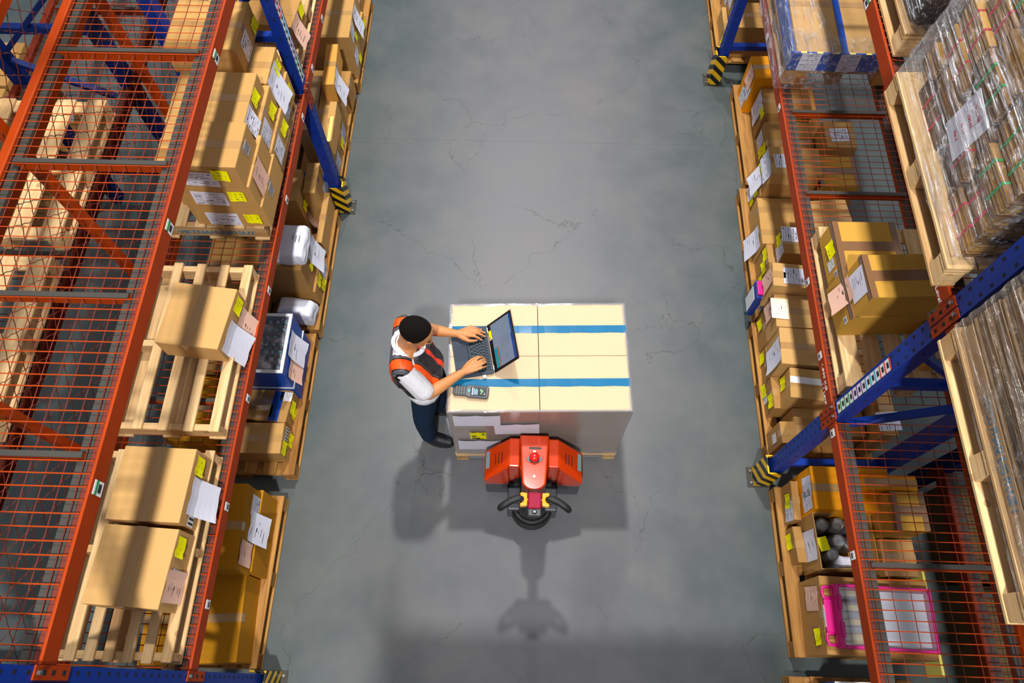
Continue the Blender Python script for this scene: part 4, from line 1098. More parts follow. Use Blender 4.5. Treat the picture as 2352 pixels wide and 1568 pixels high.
o = b.build('stretch_film', M['filmflat'], None, (CX, CY, 0), R(YW)); tag(o, 'taut clear stretch film around the sides of the cream carton stack', 'plastic film')
def fsheet(name, mat, cx, cz, w, h, rot, label, extra=None, cat='paper'):
    y = -.3905
    b = MB(); n = 6
    G = [[b.bm.verts.new(((i / n - .5) * w, -.004 - .005 * abs(math.sin(i * 1.1)) * (j / 3), (j / 3 - .5) * h)) for i in range(n + 1)] for j in range(4)]
    for j in range(3):
        for i in range(n): b.bm.faces.new((G[j][i], G[j][i + 1], G[j + 1][i + 1], G[j + 1][i]))
    if extra:
        for (u0, u1, v0, v1, mi) in extra: b.box(u0 * w, u1 * w, -.012, -.0115, v0 * h, v1 * h, mi)
    p = Wc(cx, y - .001, cz)
    o = b.build(name, mat, None, p, rot=(0, R(rot), R(YW))); tag(o, label, cat); return o
fsheet('document_sheet', M['sheet'], -.405, .91, .305, .205, 0, 'blank white sheet at the upper left of the near side of the carton stack')
fsheet('document_sheet', M['sheet'], -.145, .735, .30, .205, -2, 'white sheet in the middle of the near side of the carton stack above the truck')
fsheet('document_sheet', M['sheet'], -.405, .385, .305, .21, 1, 'white sheet low on the near side of the carton stack beside the truck')
fsheet('yellow_label', [M['yell'], M['ink'], M['greensw']], -.41, .60, .11, .15, 0, 'yellow label with a green square on the near side of the carton stack',
       [(-.4, -.1, .0, .1, 1), (-.4, .1, -.3, -.2, 1), (-.1, .35, -.42, -.36, 1), (.25, .42, .2, .42, 2)], 'label')

# ------------------------------------------------------------------ laptop
hx, hy = -.2115, 1.9755; ya = R(11.2)
lap = empty('laptop', (hx, hy, 1.0535), ya, 'open dark grey laptop the man is typing on, on the far left carton', 'laptop')
bw_, bd = .346, .240
b = MB(); b.box(-bd, 0, -bw_ / 2, bw_ / 2, .004, .020)
b.build('base', M['lapbody'], lap, bevel=.004)
b = MB()
for xx in (-bd + .02, -.03):
    for yy in (-.15, .15): b.cyl((xx, yy), .008, 0, .005, 8)
b.build('rubber_feet', M['rubber'], lap)
b = MB().box(-.132, -.012, -.150, .150, .0198, .0205).build('keyboard_tray', M['black'], lap)
kb = MB(); km = MB()
for r_ in range(6):
    cnt = (15, 14, 14, 13, 12, 9)[r_]; x = -.022 - r_ * .0195; yy = .147; wk = .294 / cnt
    for c_ in range(cnt):
        kb.box(x - .0082, x + .0075, yy - wk + .0015, yy - .001, .0205, .0228)
        km.box(x - .002, x + .003, yy - wk * .58, yy - wk * .38, .0228, .0231)
        yy -= wk
kb.build('keys', M['keyc'], lap); km.build('key_print', M['keymark'], lap)
MB().box(-.232, -.150, -.055, .055, .0199, .0207).build('touchpad', plain('touchpad', (50, 60, 72), .6, spec=.2), lap)
MB().box(-.148, -.139, -.055, .055, .0199, .0212).build('touchpad_buttons', M['keyc'], lap)
for yy in (-.135, .135): MB().tube([(.004, yy - .018, .018), (.004, yy + .018, .018)], .007, 10).build('hinge', M['steel'], lap)
MB().box(-.075, -.05, -bw_ / 2 - .022, -bw_ / 2, .007, .017).build('usb_dongle', M['steel'], lap, bevel=.002)
tilt = R(49)
Ls = Matrix.Translation((.004, 0, .020)) @ Matrix.Rotation(-tilt, 4, 'Y')   # local +x runs up the lid, +z is the face normal toward the user side
def L_(b, n, m, **k): return b.xf(Ls).build(n, m, lap, **k)
lid_ = L_(MB().box(0, .238, -bw_ / 2, bw_ / 2, -.008, 0), 'lid', M['black'], bevel=.003)
L_(MB().box(.034, .228, -.156, .156, 0, .0006), 'screen', M['screen'])
b = MB()
b.box(.214, .228, -.156, .156, .0006, .0009, 0); b.box(.206, .214, -.156, .02, .0006, .0009, 0)
b.box(.036, .062, -.156, -.02, .0006, .0009, 1); b.box(.064, .076, -.156, -.015, .0006, .0009, 2); b.box(.078, .084, -.13, -.05, .0006, .0009, 1)
for i in range(8): b.box(.10 + i * .012, .103 + i * .012, -.06 + (i % 3) * .01, .04 - (i % 2) * .02, .0006, .0009, 3)
for i in range(3): b.box(.13 + i * .012, .132 + i * .012, -.13, -.095, .0006, .0009, 3)
L_(b, 'screen_contents', [M['scr_navy'], M['scr_teal'], M['scr_brown'], M['scr_text']])
L_(MB().box(.008, .032, .055, .122, 0, .0008), 'yellow_sticker', M['yell']); L_(MB().box(.012, .022, .058, .072, .0008, .0012), 'sticker_print', M['purp'])

# ------------------------------------------------------------------ handheld scanner
sc = empty('handheld_scanner', (-.320, 1.676, 1.0555), R(-3.5), 'rugged handheld scanner with keypad and lit screen on the near left carton', 'scanner')
pts = []
prof = [(-.115, .0), (-.112, .030), (-.10, .036), (-.03, .034), (-.008, .042), (.10, .043), (.113, .036), (.115, 0)]
pts = [(x, -w_) for x, w_ in prof] + [(x, w_) for x, w_ in reversed(prof[1:-1])]
pts = [(-.115, -.02), (-.105, -.034), (-.03, -.033), (-.012, -.042), (.105, -.042), (.115, -.030), (.115, .030), (.105, .042), (-.012, .042), (-.03, .033), (-.105, .034), (-.115, .02)]
MB().prism(pts, 0, .024).build('body', M['dgrey'], sc, bevel=.006, seg=3)
MB().box(-.001, .100, -.032, .032, .024, .0255).build('screen_bezel', M['black'], sc, bevel=.001)
MB().box(.004, .096, -.028, .028, .0255, .0260).build('screen', M['scr_dark'], sc)
b = MB(); b.box(.008, .014, -.026, .026, .026, .0263, 0)
for i in range(4): b.box(.019 + i * .007, .023 + i * .007, -.024, .022 - (i % 2) * .01, .026, .0263, 1)
b.box(.060, .068, .002, .018, .026, .0263, 2); b.box(.070, .078, -.004, .010, .026, .0263, 2); b.box(.064, .070, -.018, -.004, .026, .0263, 2); b.box(.086, .090, -.02, -.008, .026, .0263, 0)
b.build('screen_contents', [M['white'], M['scr_lblue'], M['scr_green']], sc)
b = MB()
for i in range(5):
    for j in range(4): b.box(-.104 + i * .0165, -.094 + i * .0165, -.026 + j * .0145, -.017 + j * .0145, .024, .0262)
b.build('keypad', M['grey'], sc, bevel=.001)
MB().box(-.018, -.007, -.008, .010, .0255, .0275).build('scan_key', M['cyan'], sc)

# ------------------------------------------------------------------ electric pallet truck
TX, TY = .097, 1.25
tr = empty('pallet_truck', (TX, TY, 0), R(0), 'orange electric pallet truck parked against the near side of the carton stack', 'pallet truck')
ti = Matrix.Translation((-TX, -TY, 0))
def T(b, n, m, **k): return b.xf(ti).build(n, m, tr, **k)
for s in (-1, 1):
    X = lambda d: TX + s * d
    def P(l): return l if s > 0 else [l[i] for i in (1, 0, 3, 2, 5, 4, 7, 6)]
    # wing of the cowl: sloping top, bevelled near face
    w = MB()
    lo = [(X(.165), 1.262, .35), (X(.335), 1.262, .35), (X(.335), 1.475, .35), (X(.165), 1.512, .35)]
    hi = [(X(.165), 1.300, .685), (X(.335), 1.242, .500), (X(.335), 1.452, .525), (X(.165), 1.492, .700)]
    w.hexa(lo + hi)
    wing = T(w, 'side_cowl', M['truck'], bevel=.012, seg=3)
    c = MB().hexa([(X(.095), 1.285, .35), (X(.168), 1.285, .35), (X(.168), 1.512, .35), (X(.095), 1.512, .35), (X(.095), 1.300, .690), (X(.168), 1.300, .690), (X(.168), 1.492, .705), (X(.095), 1.492, .705)])
    T(c, 'inner_cowl', M['truck'], bevel=.010, seg=3)
    T(MB().box(X(.168), X(.333), 1.265, 1.475, .10, .347), 'skirt', M['dgrey'], bevel=.012, seg=2)
    # slots, reflector on the sloping top
    def on(d, y): 
        k = (d - .165) / .17; return .685 + (.500 - .685) * k + ((y - 1.27) / .2) * .018 + .003
    b = MB()
    for i in range(3):
        d = .215 + i * .022; yy = 1.375
        b.hexa([(X(d - .0025), yy - .035, on(d, yy - .035)), (X(d + .0025), yy - .035, on(d, yy - .035)), (X(d + .0025) , yy + .035, on(d, yy + .035)), (X(d - .0025), yy + .035, on(d, yy + .035)),
                (X(d - .0025), yy - .035, on(d, yy - .035) + .002), (X(d + .0025), yy - .035, on(d, yy - .035) + .002), (X(d + .0025), yy + .035, on(d, yy + .035) + .002), (X(d - .0025), yy + .035, on(d, yy + .035) + .002)])
    T(b, 'vent_slots', M['hole'])
    d0, d1, ya_, yb_ = .300, .326, 1.325, 1.438
    T(MB().hexa([(X(d0), ya_, on(d0, ya_) - .012), (X(d1), ya_, on(d1, ya_) - .012), (X(d1), yb_, on(d1, yb_) - .012), (X(d0), yb_, on(d0, yb_) - .012),
                 (X(d0), ya_, on(d0, ya_) + .008), (X(d1), ya_, on(d1, ya_) + .008), (X(d1), yb_, on(d1, yb_) + .008), (X(d0), yb_, on(d0, yb_) + .008)]), 'reflector', plain('reflector_grey', (140, 160, 172), .25, coat=.4))
    # fork under the pallet
    T(MB().box(X(.13), X(.255), 1.50, 2.52, .030, .075), 'fork', M['truck'], bevel=.004)
    T(MB().cyl((0, 0), .001, 0, .001, 6).box(X(.165), X(.22), 2.35, 2.42, 0, .03), 'fork_roller', M['rubber'])
    # drive housing and caster
    T(MB().box(X(.085), X(.175), 1.10, 1.262, .05, .30), 'motor_housing', M['dgrey'], bevel=.012)
    T(MB().box(X(.06), X(.165), 1.262, 1.30, .10, .34), 'frame_bracket', M['black'])
pl = MB().box(TX + .3355, TX + .340, 1.300, 1.462, .425, .490)
T(pl, 'name_plate', M['black'], bevel=.002)
text('plate_lettering', 'LP EN 1500', .030, M['white'], tr, (.3410, 1.388 - TY, .457), (R(90), 0, R(90)), width=.85)
T(MB().box(TX - .095, TX + .095, 1.30, 1.512, .10, .62), 'battery_cover', M['truck'], bevel=.01)
# tongue shaped column cover, rising toward the handle
def tong(wd, y0, y1, n=12):
    p = [(TX - wd, y1), ]
    for i in range(n + 1):
        a = PI + PI * i / n; p.append((TX + wd * .80 * math.cos(a), y0 + .062 + .062 * math.sin(a)))
    p.append((TX + wd, y1)); return p
zt = lambda p: .765 + (1.50 - p[1]) / .4 * .062
T(MB().prism(tong(.097, 1.112, 1.497), .56, 0, ztop=zt), 'column_cover', M['truck'], bevel=.012, seg=3)
# recess with the red emergency knob, bolts
def ring(cx, cy, a, b_, z, n=28):
    return [(cx + a * math.cos(2 * PI * k / n), cy + b_ * math.sin(2 * PI * k / n)) for k in range(n)]
q = ring(TX, 1.325, .058, .033, 0); T(MB().prism(q, .70, 0, ztop=lambda p: zt(p) + .003), 'recess_rim', M['truck'], bevel=.002)
q = ring(TX, 1.325, .051, .027, 0); T(MB().prism(q, .70, 0, ztop=lambda p: zt(p) + .0045), 'recess', M['dgrey'])
b = MB().cyl((TX, 1.332), .016, .782, .805, 14); T(b, 'knob_stem', M['steel'])
b = MB().ell((TX, 1.332, .818), (.033, .033, .024), nu=24, nv=14); T(b, 'emergency_knob', M['redknob'], smooth=True)
for yy in (1.376, 1.205):
    T(MB().cyl((TX, yy), .011, zt((0, yy)) - .004, zt((0, yy)) + .006, 12), 'bolt', M['steel'], bevel=.001)
T(MB().box(TX - .035, TX + .045, 1.392, 1.41, zt((0, 1.40)) - .003, zt((0, 1.40)) + .0008), 'scratch_patch', M['grey'])
# handle: neck, head, butterfly knobs, grips
T(MB().bar((TX, 1.19, .52), (TX, 1.03, 1.03), .065, .05), 'tiller_neck', M['black'], bevel=.008)
T(MB().hexa([(TX - .040, .948, 1.02), (TX + .040, .948, 1.02), (TX + .040, 1.040, 1.04), (TX - .040, 1.040, 1.04), (TX - .040, .942, 1.075), (TX + .040, .942, 1.075), (TX + .040, 1.035, 1.10), (TX - .040, 1.035, 1.10)]), 'tiller_head', M['maroon'], bevel=.010, seg=3)
T(MB().box(TX - .038, TX + .038, .905, .945, 1.015, 1.068), 'head_front', M['dgrey'], bevel=.006)
T(MB().cyl((TX, .925), .016, 1.066, 1.072, 18), 'key_collar', M['black']); T(MB().cyl((TX, .925), .008, 1.072, 1.080, 12).box(TX - .001, TX + .001, .918, .932, 1.080, 1.086), 'key_lock', M['steel'])
for s in (-1, 1):
    X = lambda d: TX + s * d
    p = [(.044, .958), (.086, .952), (.088, .972), (.068, .980), (.064, .995), (.068, 1.010), (.088, 1.018), (.086, 1.038), (.044, 1.034)]
    pp = [(X(a), b_) for a, b_ in p]
    if s < 0: pp = pp[::-1]
    T(MB().prism(pp, 1.045, 1.088), 'butterfly_knob', M['amber'], bevel=.006)
    T(MB().tube([(X(.040), .996, 1.066), (X(.09), .996, 1.066)], .010, 10), 'knob_shaft', M['steel'])
    g = [(X(.066), 1.008, 1.066), (X(.10), 1.004, 1.066), (X(.14), .990, 1.062), (X(.175), .970, 1.055), (X(.200), .952, 1.048), (X(.205), .950, 1.030), (X(.19), .975, .99), (X(.14), 1.01, .95), (X(.07), 1.035, .925), (X(.0), 1.05, .91)]
    T(MB().tube(g, [.018, .021, .022, .022, .021, .019, .016, .015, .015, .015], 12), 'grip', M['rubber'], smooth=True)
T(MB().hexa([(TX - .11, 1.03, .90), (TX + .11, 1.03, .90), (TX + .11, 1.05, .90), (TX - .11, 1.05, .90), (TX - .15, .985, 1.0), (TX + .15, .985, 1.0), (TX + .15, 1.0, 1.0), (TX - .15, 1.0, 1.0)]), 'handle_web', M['black'])
# round drive guard
T(MB().lathe([(.142, .06), (.150, .075), (.150, .245), (.140, .26), (.118, .262), (.112, .235), (.0, .235)], (TX, 1.155, 0), 40), 'drive_guard', M['black'], smooth=False, bevel=.003)
T(MB().cyl((TX, 1.155), .07, .235, .46, 20), 'drive_motor', M['dgrey'], bevel=.004)
b = MB().tube([(TX - .035, 1.155, .062), (TX + .035, 1.155, .062)], .062, 20); T(b, 'drive_wheel', M['rubber'])
T(MB().box(TX - .13, TX + .13, 1.26, 1.30, .18, .42), 'rear_panel', M['black'])

# ------------------------------------------------------------------ the man
def remeshed(b, name, mat, parent, vox, sm=4, loc=None):
    o = b.build(name, mat, parent, smooth=True)
    m = o.modifiers.new('remesh', 'REMESH'); m.mode = 'VOXEL'; m.voxel_size = vox; m.use_smooth_shade = True
    if sm:
        s = o.modifiers.new('smooth', 'SMOOTH'); s.iterations = sm; s.factor = .5
    return o
PX, PY = -.69, 1.845
man = empty('person', (PX, PY, 0), 0, 'man in a white t-shirt and orange and grey safety vest typing on the laptop', 'person')
pi_ = Matrix.Translation((-PX, -PY, 0))
LW = [(-0.439,2.066,1.105),(-0.375,2.052,1.118)]
Lf={"index": [(-0.345,2.046,1.122),(-0.312,2.044,1.118),(-0.285,2.038,1.104),(-0.272,2.033,1.090)] ,"middle": [(-0.336,2.071,1.124),(-0.298,2.065,1.124),(-0.267,2.061,1.105),(-0.252,2.059,1.090)] ,"ring": [(-0.335,2.091,1.120),(-0.297,2.087,1.122),(-0.269,2.085,1.104),(-0.254,2.085,1.090)] ,"little": [(-0.345,2.111,1.112),(-0.315,2.108,1.114),(-0.293,2.109,1.100),(-0.278,2.108,1.089)] ,"thumb": [(-0.387,2.033,1.108),(-0.349,2.019,1.100),(-0.320,2.023,1.093),(-0.301,2.028,1.088)] }
RW= [(-0.385,1.786,1.105),(-0.346,1.821,1.118)]
Rf={"index": [(-0.303,1.869,1.124),(-0.277,1.890,1.128),(-0.260,1.901,1.110),(-0.252,1.900,1.092)] ,"middle": [(-0.293,1.846,1.126),(-0.261,1.867,1.132),(-0.242,1.884,1.110),(-0.238,1.890,1.090)] ,"ring": [(-0.286,1.828,1.122),(-0.252,1.846,1.128),(-0.235,1.864,1.108),(-0.231,1.873,1.090)] ,"little": [(-0.286,1.811,1.114),(-0.256,1.822,1.118),(-0.238,1.836,1.102),(-0.231,1.842,1.089)] ,"thumb": [(-0.344,1.852,1.108),(-0.321,1.883,1.100),(-0.302,1.900,1.095),(-0.286,1.910,1.089)] }
b = MB()
# head frame: x forward, y left, z up
HM = Matrix.Translation((-.632, 1.848, 1.565)) @ Matrix.Rotation(R(-14), 4, 'Z') @ Matrix.Rotation(R(29), 4, 'Y')
h = lambda x, y, z: tuple(HM @ Vector((x, y, z)))
b.ell((0, 0, .03), (.098, .075, .094), HM, 24, 16)
b.ell((.034, 0, -.048), (.058, .052, .068), HM)
b.ell((.052, 0, -.010), (.044, .058, .050), HM)
b.cone(h(.094, 0, .006), .009, h(.114, 0, -.036), .0155)
b.cone(h(.100, -.012, -.038), .009, h(.100, .012, -.038), .009)
for s in (-1, 1):
    b.ell((-.006, s * .078, -.012), (.020, .009, .030), HM, 12, 8)
    b.cone(h(.085, s * .014, .028), .012, h(.078, s * .046, .026), .010)
    b.ell((.070, s * .040, -.028), (.022, .018, .018), HM, 10, 8)
b.cone(h(.086, -.020, -.066), .008, h(.086, .020, -.066), .008); b.cone(h(.083, -.016, -.078), .009, h(.083, .016, -.078), .009)
b.ell((.078, 0, -.100), (.020, .022, .018), HM, 10, 8)
b.chain([h(-.020, 0, -.02), (-.685, 1.852, 1.44), (-.705, 1.85, 1.36)], [.060, .060, .074])
b.cone((-.70, 1.80, 1.365), .066, (-.70, 1.89, 1.365), .066)
# torso and legs under the clothes
b.cone((-.700, 1.775, 1.22), .095, (-.700, 1.920, 1.22), .095); b.cone((-.655, 1.76, 1.04), .095, (-.655, 1.87, 1.04), .095)
b.cone((-.635, 1.745, .93), .10, (-.635, 1.86, .93), .10); b.cone((-.715, 1.715, 1.37), .052, (-.725, 1.985, 1.37), .052)
b.cone((-.70, 1.80, 1.22), .1, (-.668, 1.80, 1.04), .09); b.cone((-.70, 1.89, 1.22), .1, (-.668, 1.89, 1.04), .09)
b.cone((-.668, 1.84, 1.04), .1, (-.655, 1.84, .93), .1); b.cone((-.70, 1.84, 1.22), .1, (-.715, 1.85, 1.36), .07)
legR = [(-.640, 1.745, .88), (-.688, 1.688, .50), (-.692, 1.692, .12)]
legL = [(-.620, 1.875, .88), (-.585, 1.905, .50), (-.650, 1.925, .12)]
for leg in (legR, legL): b.chain(leg, [.085, .055, .038])
b.cone(legR[2], .034, (-.66, 1.685, .055), .026); b.cone(legL[2], .034, (-.63, 1.94, .055), .026)
# arms
armR = [(-.716, 1.690, 1.355), (-.578, 1.628, 1.135), tuple(RW[0])]
armL = [(-.728, 2.005, 1.355), (-.640, 2.085, 1.130), tuple(LW[0])]
for arm, W_, F_ in ((armR, RW, Rf), (armL, LW, Lf)):
    mid = Vector(arm[1]).lerp(Vector(arm[2]), .28)
    b.cone(arm[0], .047, arm[1], .039); b.cone(arm[1], .039, mid, .041); b.cone(mid, .041, arm[2], .0265)
    for k in ('index', 'middle', 'ring', 'little'):
        base = Vector(F_[k][0]); w0 = Vector(arm[2]); st_ = w0.lerp(base, .22)
        b.cone(st_, .0185, base, .0125)
        r0 = .0092 if k != 'little' else .0078
        b.chain(F_[k], [.0115 if k != 'little' else .0098, r0 + .0003, r0 - .0008, r0 - .0020], 10)
    b.cone(Vector(F_['index'][0]) + Vector((0, 0, -.004)), .0115, Vector(F_['little'][0]) + Vector((0, 0, -.003)), .0105)
    mm = Vector(arm[2]).lerp(Vector(F_['middle'][0]), .55)
    b.cone(Vector(arm[2]).lerp(Vector(F_['index'][0]), .55), .0145, Vector(arm[2]).lerp(Vector(F_['little'][0]), .55), .0145)
    b.cone(arm[2], .024, mm, .019)
    b.chain([Vector(arm[2]).lerp(Vector(F_['thumb'][0]), .35)] + [Vector(q) for q in F_['thumb']], [.018, .0165, .0122, .0104, .0080], 10)
b.xf(pi_)
body = remeshed(b, 'body', M['skin'], man, .0034, 5)
# nails
for F_ in (Rf, Lf):
    for k in F_:
        a, t_ = Vector(F_[k][2]), Vector(F_[k][3]); d = (t_ - a).normalized()
        up = Vector((0, 0, 1)); side = d.cross(up).normalized(); n = side.cross(d).normalized()
        rr_ = .0068 if k != 'thumb' else .0088
        c = t_ + d * .001 + n * rr_ - Vector(man.location)
        m4 = Matrix((( d.x, side.x, n.x, c.x), (d.y, side.y, n.y, c.y), (d.z, side.z, n.z, c.z), (0, 0, 0, 1)))
        MB().ell((0, 0, 0), (.0058, .0046, .0012), m4, 10, 6).build('fingernail', M['nail'], man, smooth=True)
# hair: close cropped cap
b = MB().ell((-.007, 0, .036), (.1005, .0790, .0985), HM, 96, 64)
hi_ = HM.inverted()
def outside(v):
    q = hi_ @ v.co
    line = -.012 + max(0, q.x + .02) * .62 if q.x > -.03 else -.012 + (q.x + .03) * 1.0
    if q.x > .02: line = .014 + (q.x - .02) * 2.2
    line += .012 * math.exp(-((q.x + .005) / .02) ** 2)      # arch over the ear
    return q.z < line
bmesh.ops.delete(b.bm, geom=[v for v in b.bm.verts if outside(v)], context='VERTS')
b.xf(pi_); hair = b.build('hair', M['hair'], man, smooth=True)
m = hair.modifiers.new('solid', 'SOLIDIFY'); m.thickness = .010; m.offset = -1
for s in (-1, 1):
    MB().ell((.086, s * .030, .004), (.013, .013, .011), HM, 12, 8).xf(pi_).build('eye', M['eye'], man, smooth=True)
    MB().tube([h(.093, s * .016, .030), h(.092, s * .032, .034), h(.080, s * .048, .029)], .0035, 6).xf(pi_).build('eyebrow', M['hair'], man)
# spectacles
b = MB()
for s in (-1, 1):
    pts_ = [h(.104 + .004 * math.cos(a) - .10 * max(0, abs(.033 + .024 * math.cos(a)) - .045), s * (.033 + .024 * math.cos(a)), .002 + .017 * math.sin(a)) for a in [2 * PI * k / 16 for k in range(17)]]
    b.tube(pts_, .0014, 6)
    b.tube([h(.103, s * .056, .006), h(.094, s * .074, .008), h(.02, s * .083, .004), h(-.012, s * .082, -.004)], .0018, 6)
b.tube([h(.110, -.009, .004), h(.112, 0, .007), h(.110, .009, .004)], .0014, 6)
b.xf(pi_).build('spectacles', M['steel'], man, smooth=True)
# t-shirt
b = MB()
b.cone((-.702, 1.770, 1.22), .115, (-.702, 1.925, 1.22), .115); b.cone((-.660, 1.755, 1.04), .114, (-.660, 1.880, 1.04), .114)
b.cone((-.638, 1.740, .955), .118, (-.638, 1.870, .955), .118)
b.cone((-.702, 1.78, 1.22), .115, (-.660, 1.76, 1.04), .114); b.cone((-.702, 1.90, 1.22), .115, (-.660, 1.875, 1.04), .114); b.cone((-.702, 1.845, 1.22), .115, (-.660, 1.82, 1.04), .114)
b.cone((-.660, 1.77, 1.04), .114, (-.638, 1.755, .955), .117); b.cone((-.660, 1.865, 1.04), .114, (-.638, 1.85, .955), .117)
b.cone((-.722, 1.712, 1.362), .066, (-.730, 1.988, 1.362), .066)
for y in (1.74, 1.80, 1.90, 1.96): b.cone((-.715, y, 1.34), .075, (-.702, 1.845 + (y - 1.845) * .7, 1.22), .11)
b.cone((-.706, 1.80, 1.345), .068, (-.706, 1.90, 1.345), .068)
b.cone((-.720, 1.698, 1.350), .068, (-.606, 1.632, 1.185), .066); b.cone((-.71, 1.685, 1.31), .06, (-.622, 1.622, 1.17), .052)
b.cone((-.730, 1.995, 1.355), .066, (-.655, 2.062, 1.175), .060)
b.xf(pi_)
tee = remeshed(b, 't_shirt', M['tee'], man, .004, 8)
# ribbed collar: an open ring sloping down to the throat
rg = [(-.690 + .084 * math.cos(a), 1.848 + .072 * math.sin(a), 1.410 - .034 * math.cos(a)) for a in [2 * PI * k / 28 for k in range(29)]]
b = MB().tube(rg, .0085, 8)
b.tube([(x + (x + .69) * .07, y + (y - 1.848) * .07, z - .009) for x, y, z in rg], .013, 8)
b.xf(pi_).build('collar', M['tee'], tee, smooth=True)
# vest
b = MB()
b.cone((-.704, 1.775, 1.22), .128, (-.704, 1.920, 1.22), .128); b.cone((-.655, 1.755, 1.05), .128, (-.655, 1.880, 1.05), .128); b.cone((-.612, 1.770, 1.08), .108, (-.612, 1.875, 1.08), .108); b.cone((-.612, 1.80, 1.08), .10, (-.67, 1.83, 1.24), .11)
for y in (1.775, 1.845, 1.91): b.cone((-.700, y, 1.22), .132, (-.655, y - .022, 1.05), .128)
b.cone((-.722, 1.708, 1.362), .072, (-.726, 1.755, 1.358), .070); b.cone((-.728, 1.935, 1.358), .070, (-.732, 1.985, 1.362), .072)
b.cone((-.744, 1.72, 1.325), .066, (-.746, 1.975, 1.325), .066); b.cone((-.738, 1.79, 1.338), .060, (-.738, 1.91, 1.338), .060); b.cone((-.66, 1.79, 1.318), .070, (-.66, 1.90, 1.318), .070)
b.cone((-.690, 1.775, 1.29), .100, (-.690, 1.915, 1.29), .100)
for y in (1.70, 1.75, 1.80, 1.845, 1.89, 1.94, 1.99): b.cone((-.722, y, 1.33), .074, (-.704, 1.845 + (y - 1.845) * .7, 1.22), .125)
b.xf(pi_)
vest = remeshed(b, 'safety_vest', M['vest'], man, .004, 8)
# jeans
b = MB()
b.cone((-.638, 1.745, .90), .114, (-.638, 1.865, .90), .114)
for leg in (legR, legL):
    mid = Vector(leg[0]).lerp(Vector(leg[1]), .5)
    b.chain([leg[0], tuple(mid), leg[1], tuple(Vector(leg[1]).lerp(Vector(leg[2]), .4)), (leg[2][0], leg[2][1], .10)], [.102, .090, .076, .074, .060])
    for q in (.16, .22): b.cone((leg[2][0] - .004, leg[2][1] - .03, q), .034, (leg[2][0] + .006, leg[2][1] + .03, q - .01), .034)
b.xf(pi_); remeshed(b, 'jeans', M['denim'], man, .007, 4)
# shoes
for (leg, toe) in ((legR, (-.538, 1.654, .045)), (legL, (-.530, 1.935, .045))):
    a = Vector((leg[2][0] - .012, leg[2][1], .046)); t_ = Vector(toe)
    b = MB(); b.cone(a, .040, a.lerp(t_, .55), .047); b.cone(a.lerp(t_, .55), .047, t_, .040); b.cone((leg[2][0], leg[2][1], .11), .046, a, .042); b.cone((leg[2][0], leg[2][1], .09), .044, a.lerp(t_, .5), .044)
    b.xf(pi_)
    for v in b.bm.verts: v.co.z = max(v.co.z, .006)
    remeshed(b, 'shoe', M['shoe'], man, .005, 4)
    d = (t_ - a).normalized(); sd = Vector((-d.y, d.x, 0)); b = MB()
    n_ = 14; out = []
    for k in range(n_): 
        an = 2 * PI * k / n_; c_ = a.lerp(t_, .5); out.append((c_.x + d.x * .118 * math.cos(an) + sd.x * .049 * math.sin(an), c_.y + d.y * .118 * math.cos(an) + sd.y * .049 * math.sin(an)))
    b.prism(out, .001, .016).xf(pi_).build('sole', M['rubber'], man)
    b = MB()
    for k in range(4):
        c_ = a.lerp(t_, .34 + k * .09) + Vector((0, 0, .052 - k * .004)); b.tube([c_ - sd * .018 - Vector((0, 0, .004)), c_ + Vector((0, 0, .003)), c_ + sd * .018 - Vector((0, 0, .004))], .0028, 5)
    b.xf(pi_).build('shoelace', M['lace'], man)

# ------------------------------------------------------------------ raised work platform the picture is taken from
lp = empty('lift_platform', (.26, -1.45, 0), 0, 'raised steel work platform with guard rails standing in the aisle behind the viewpoint', 'work platform')
def LP(b, n, m, **k): return b.xf(Matrix.Translation((-.26, 1.45, 0))).build(n, m, lp, **k)
LP(MB().box(-.58, 1.10, -2.05, -.82, 3.72, 3.78), 'deck', M['grey'])
for x in (-.56, .26, 1.08):
    for y in (-2.03, -.84): LP(MB().tube([(x, y, 3.78), (x, y, 4.80)], .018, 8), 'rail_post', M['steel'])
for z in (4.28, 4.80):
    LP(MB().tube([(-.56, -2.03, z), (1.08, -2.03, z), (1.08, -.84, z), (-.56, -.84, z), (-.56, -2.03, z)], .018, 8), 'guard_rail', M['steel'])
for x in (-.40, .92): LP(MB().box(x - .06, x + .06, -2.0, -1.88, .12, 3.72), 'mast', M['dgrey'])
LP(MB().box(-.60, 1.12, -2.6, -1.0, .06, .30), 'chassis', M['dgrey'], bevel=.03)
for x in (-.50, 1.02):
    for y in (-2.4, -1.2): LP(MB().tube([(x - .04, y, .08), (x + .04, y, .08)], .08, 16), 'wheel', M['rubber'])

# ------------------------------------------------------------------ details belong to the part they sit on
def centre(o):
    vs = o.data.vertices
    return sum((v.co for v in vs), Vector()) / max(1, len(vs))
def under(root, kids, host):
    hs = [c for c in root.children if c.name.split('.')[0] == host]
    for c in list(root.children):
        if c.name.split('.')[0] in kids and hs:
            c.parent = min(hs, key=lambda q: (centre(q) - centre(c)).length)
under(lap, ('screen', 'screen_contents', 'yellow_sticker', 'sticker_print'), 'lid')
under(lap, ('keys', 'key_print'), 'keyboard_tray')
under(sc, ('screen', 'screen_contents'), 'screen_bezel')
under(tr, ('vent_slots', 'reflector'), 'side_cowl')
under(tr, ('bolt', 'recess_rim', 'recess', 'scratch_patch'), 'column_cover')
under(tr, ('key_collar', 'key_lock'), 'head_front')
under(tr, ('fork_roller',), 'fork')
under(man, ('fingernail', 'eye', 'eyebrow'), 'body')
under(man, ('sole', 'shoelace'), 'shoe')

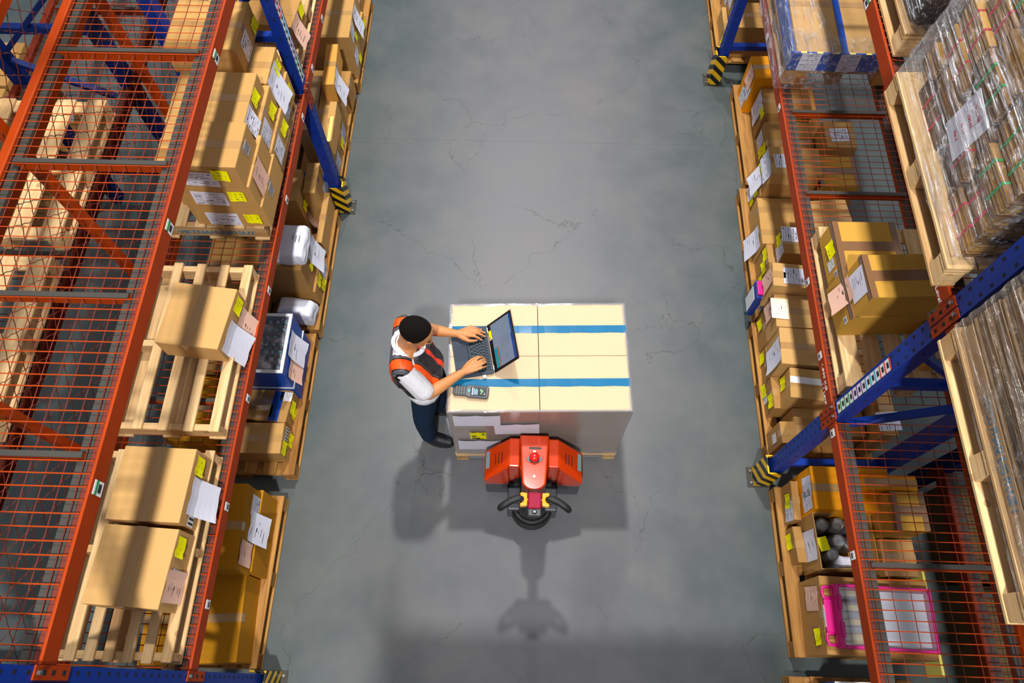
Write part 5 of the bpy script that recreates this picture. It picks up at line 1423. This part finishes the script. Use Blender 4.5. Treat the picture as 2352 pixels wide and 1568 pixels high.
# ------------------------------------------------------------------ light
def area(name, loc, size, power, colr=(1, .985, .96), target=None):
    l = bpy.data.lights.new(name, 'AREA'); l.shape = 'DISK'; l.size = size; l.energy = power; l.color = colr
    o = bpy.data.objects.new(name, l); link(o); o.location = loc
    if target: 
        d = Vector(target) - Vector(loc); o.rotation_euler = d.to_track_quat('-Z', 'Y').to_euler()
    return o
for i, y in enumerate((5.9, 11.0)):
    area('high_bay_lamp', (-.1, y, 9.5), .42, (720, 400)[i])
area('high_bay_lamp', (-.1, -2.6, 9.5), .42, 880)
w = bpy.data.worlds.new('hall'); scn.world = w; w.use_nodes = True
wt = w.node_tree; bg = wt.nodes['Background']       # soft light off the hall's bright roof, little from the sides
tc = wt.nodes.new('ShaderNodeTexCoord'); sx_ = wt.nodes.new('ShaderNodeSeparateXYZ'); rp = wt.nodes.new('ShaderNodeValToRGB')
wt.links.new(tc.outputs['Generated'], sx_.inputs[0]); wt.links.new(sx_.outputs[2], rp.inputs[0]); wt.links.new(rp.outputs[0], bg.inputs[0])
rp.color_ramp.elements[0].position = .05; rp.color_ramp.elements[0].color = (.24, .25, .28, 1)
rp.color_ramp.elements[1].position = .95; rp.color_ramp.elements[1].color = (.92, .94, 1.0, 1)
bg.inputs[1].default_value = .58

# ------------------------------------------------------------------ camera
cd = bpy.data.cameras.new('camera'); cam = bpy.data.objects.new('camera', cd); link(cam)
cd.sensor_width = 36; cd.lens = 1671 / 2352 * 36; cd.clip_start = .05; cd.clip_end = 100
cam.matrix_world = CAMM
scn.camera = cam
scn.view_settings.view_transform = 'Standard'; scn.view_settings.look = 'None'; scn.view_settings.gamma = 1; scn.view_settings.exposure = 0.0
scn.view_settings.use_curve_mapping = False
scn.cycles.use_adaptive_sampling = True; scn.cycles.adaptive_threshold = .02; scn.cycles.max_bounces = 5; scn.cycles.diffuse_bounces = 3; scn.cycles.glossy_bounces = 3; scn.cycles.transparent_max_bounces = 12; scn.cycles.caustics_reflective = False; scn.cycles.caustics_refractive = False
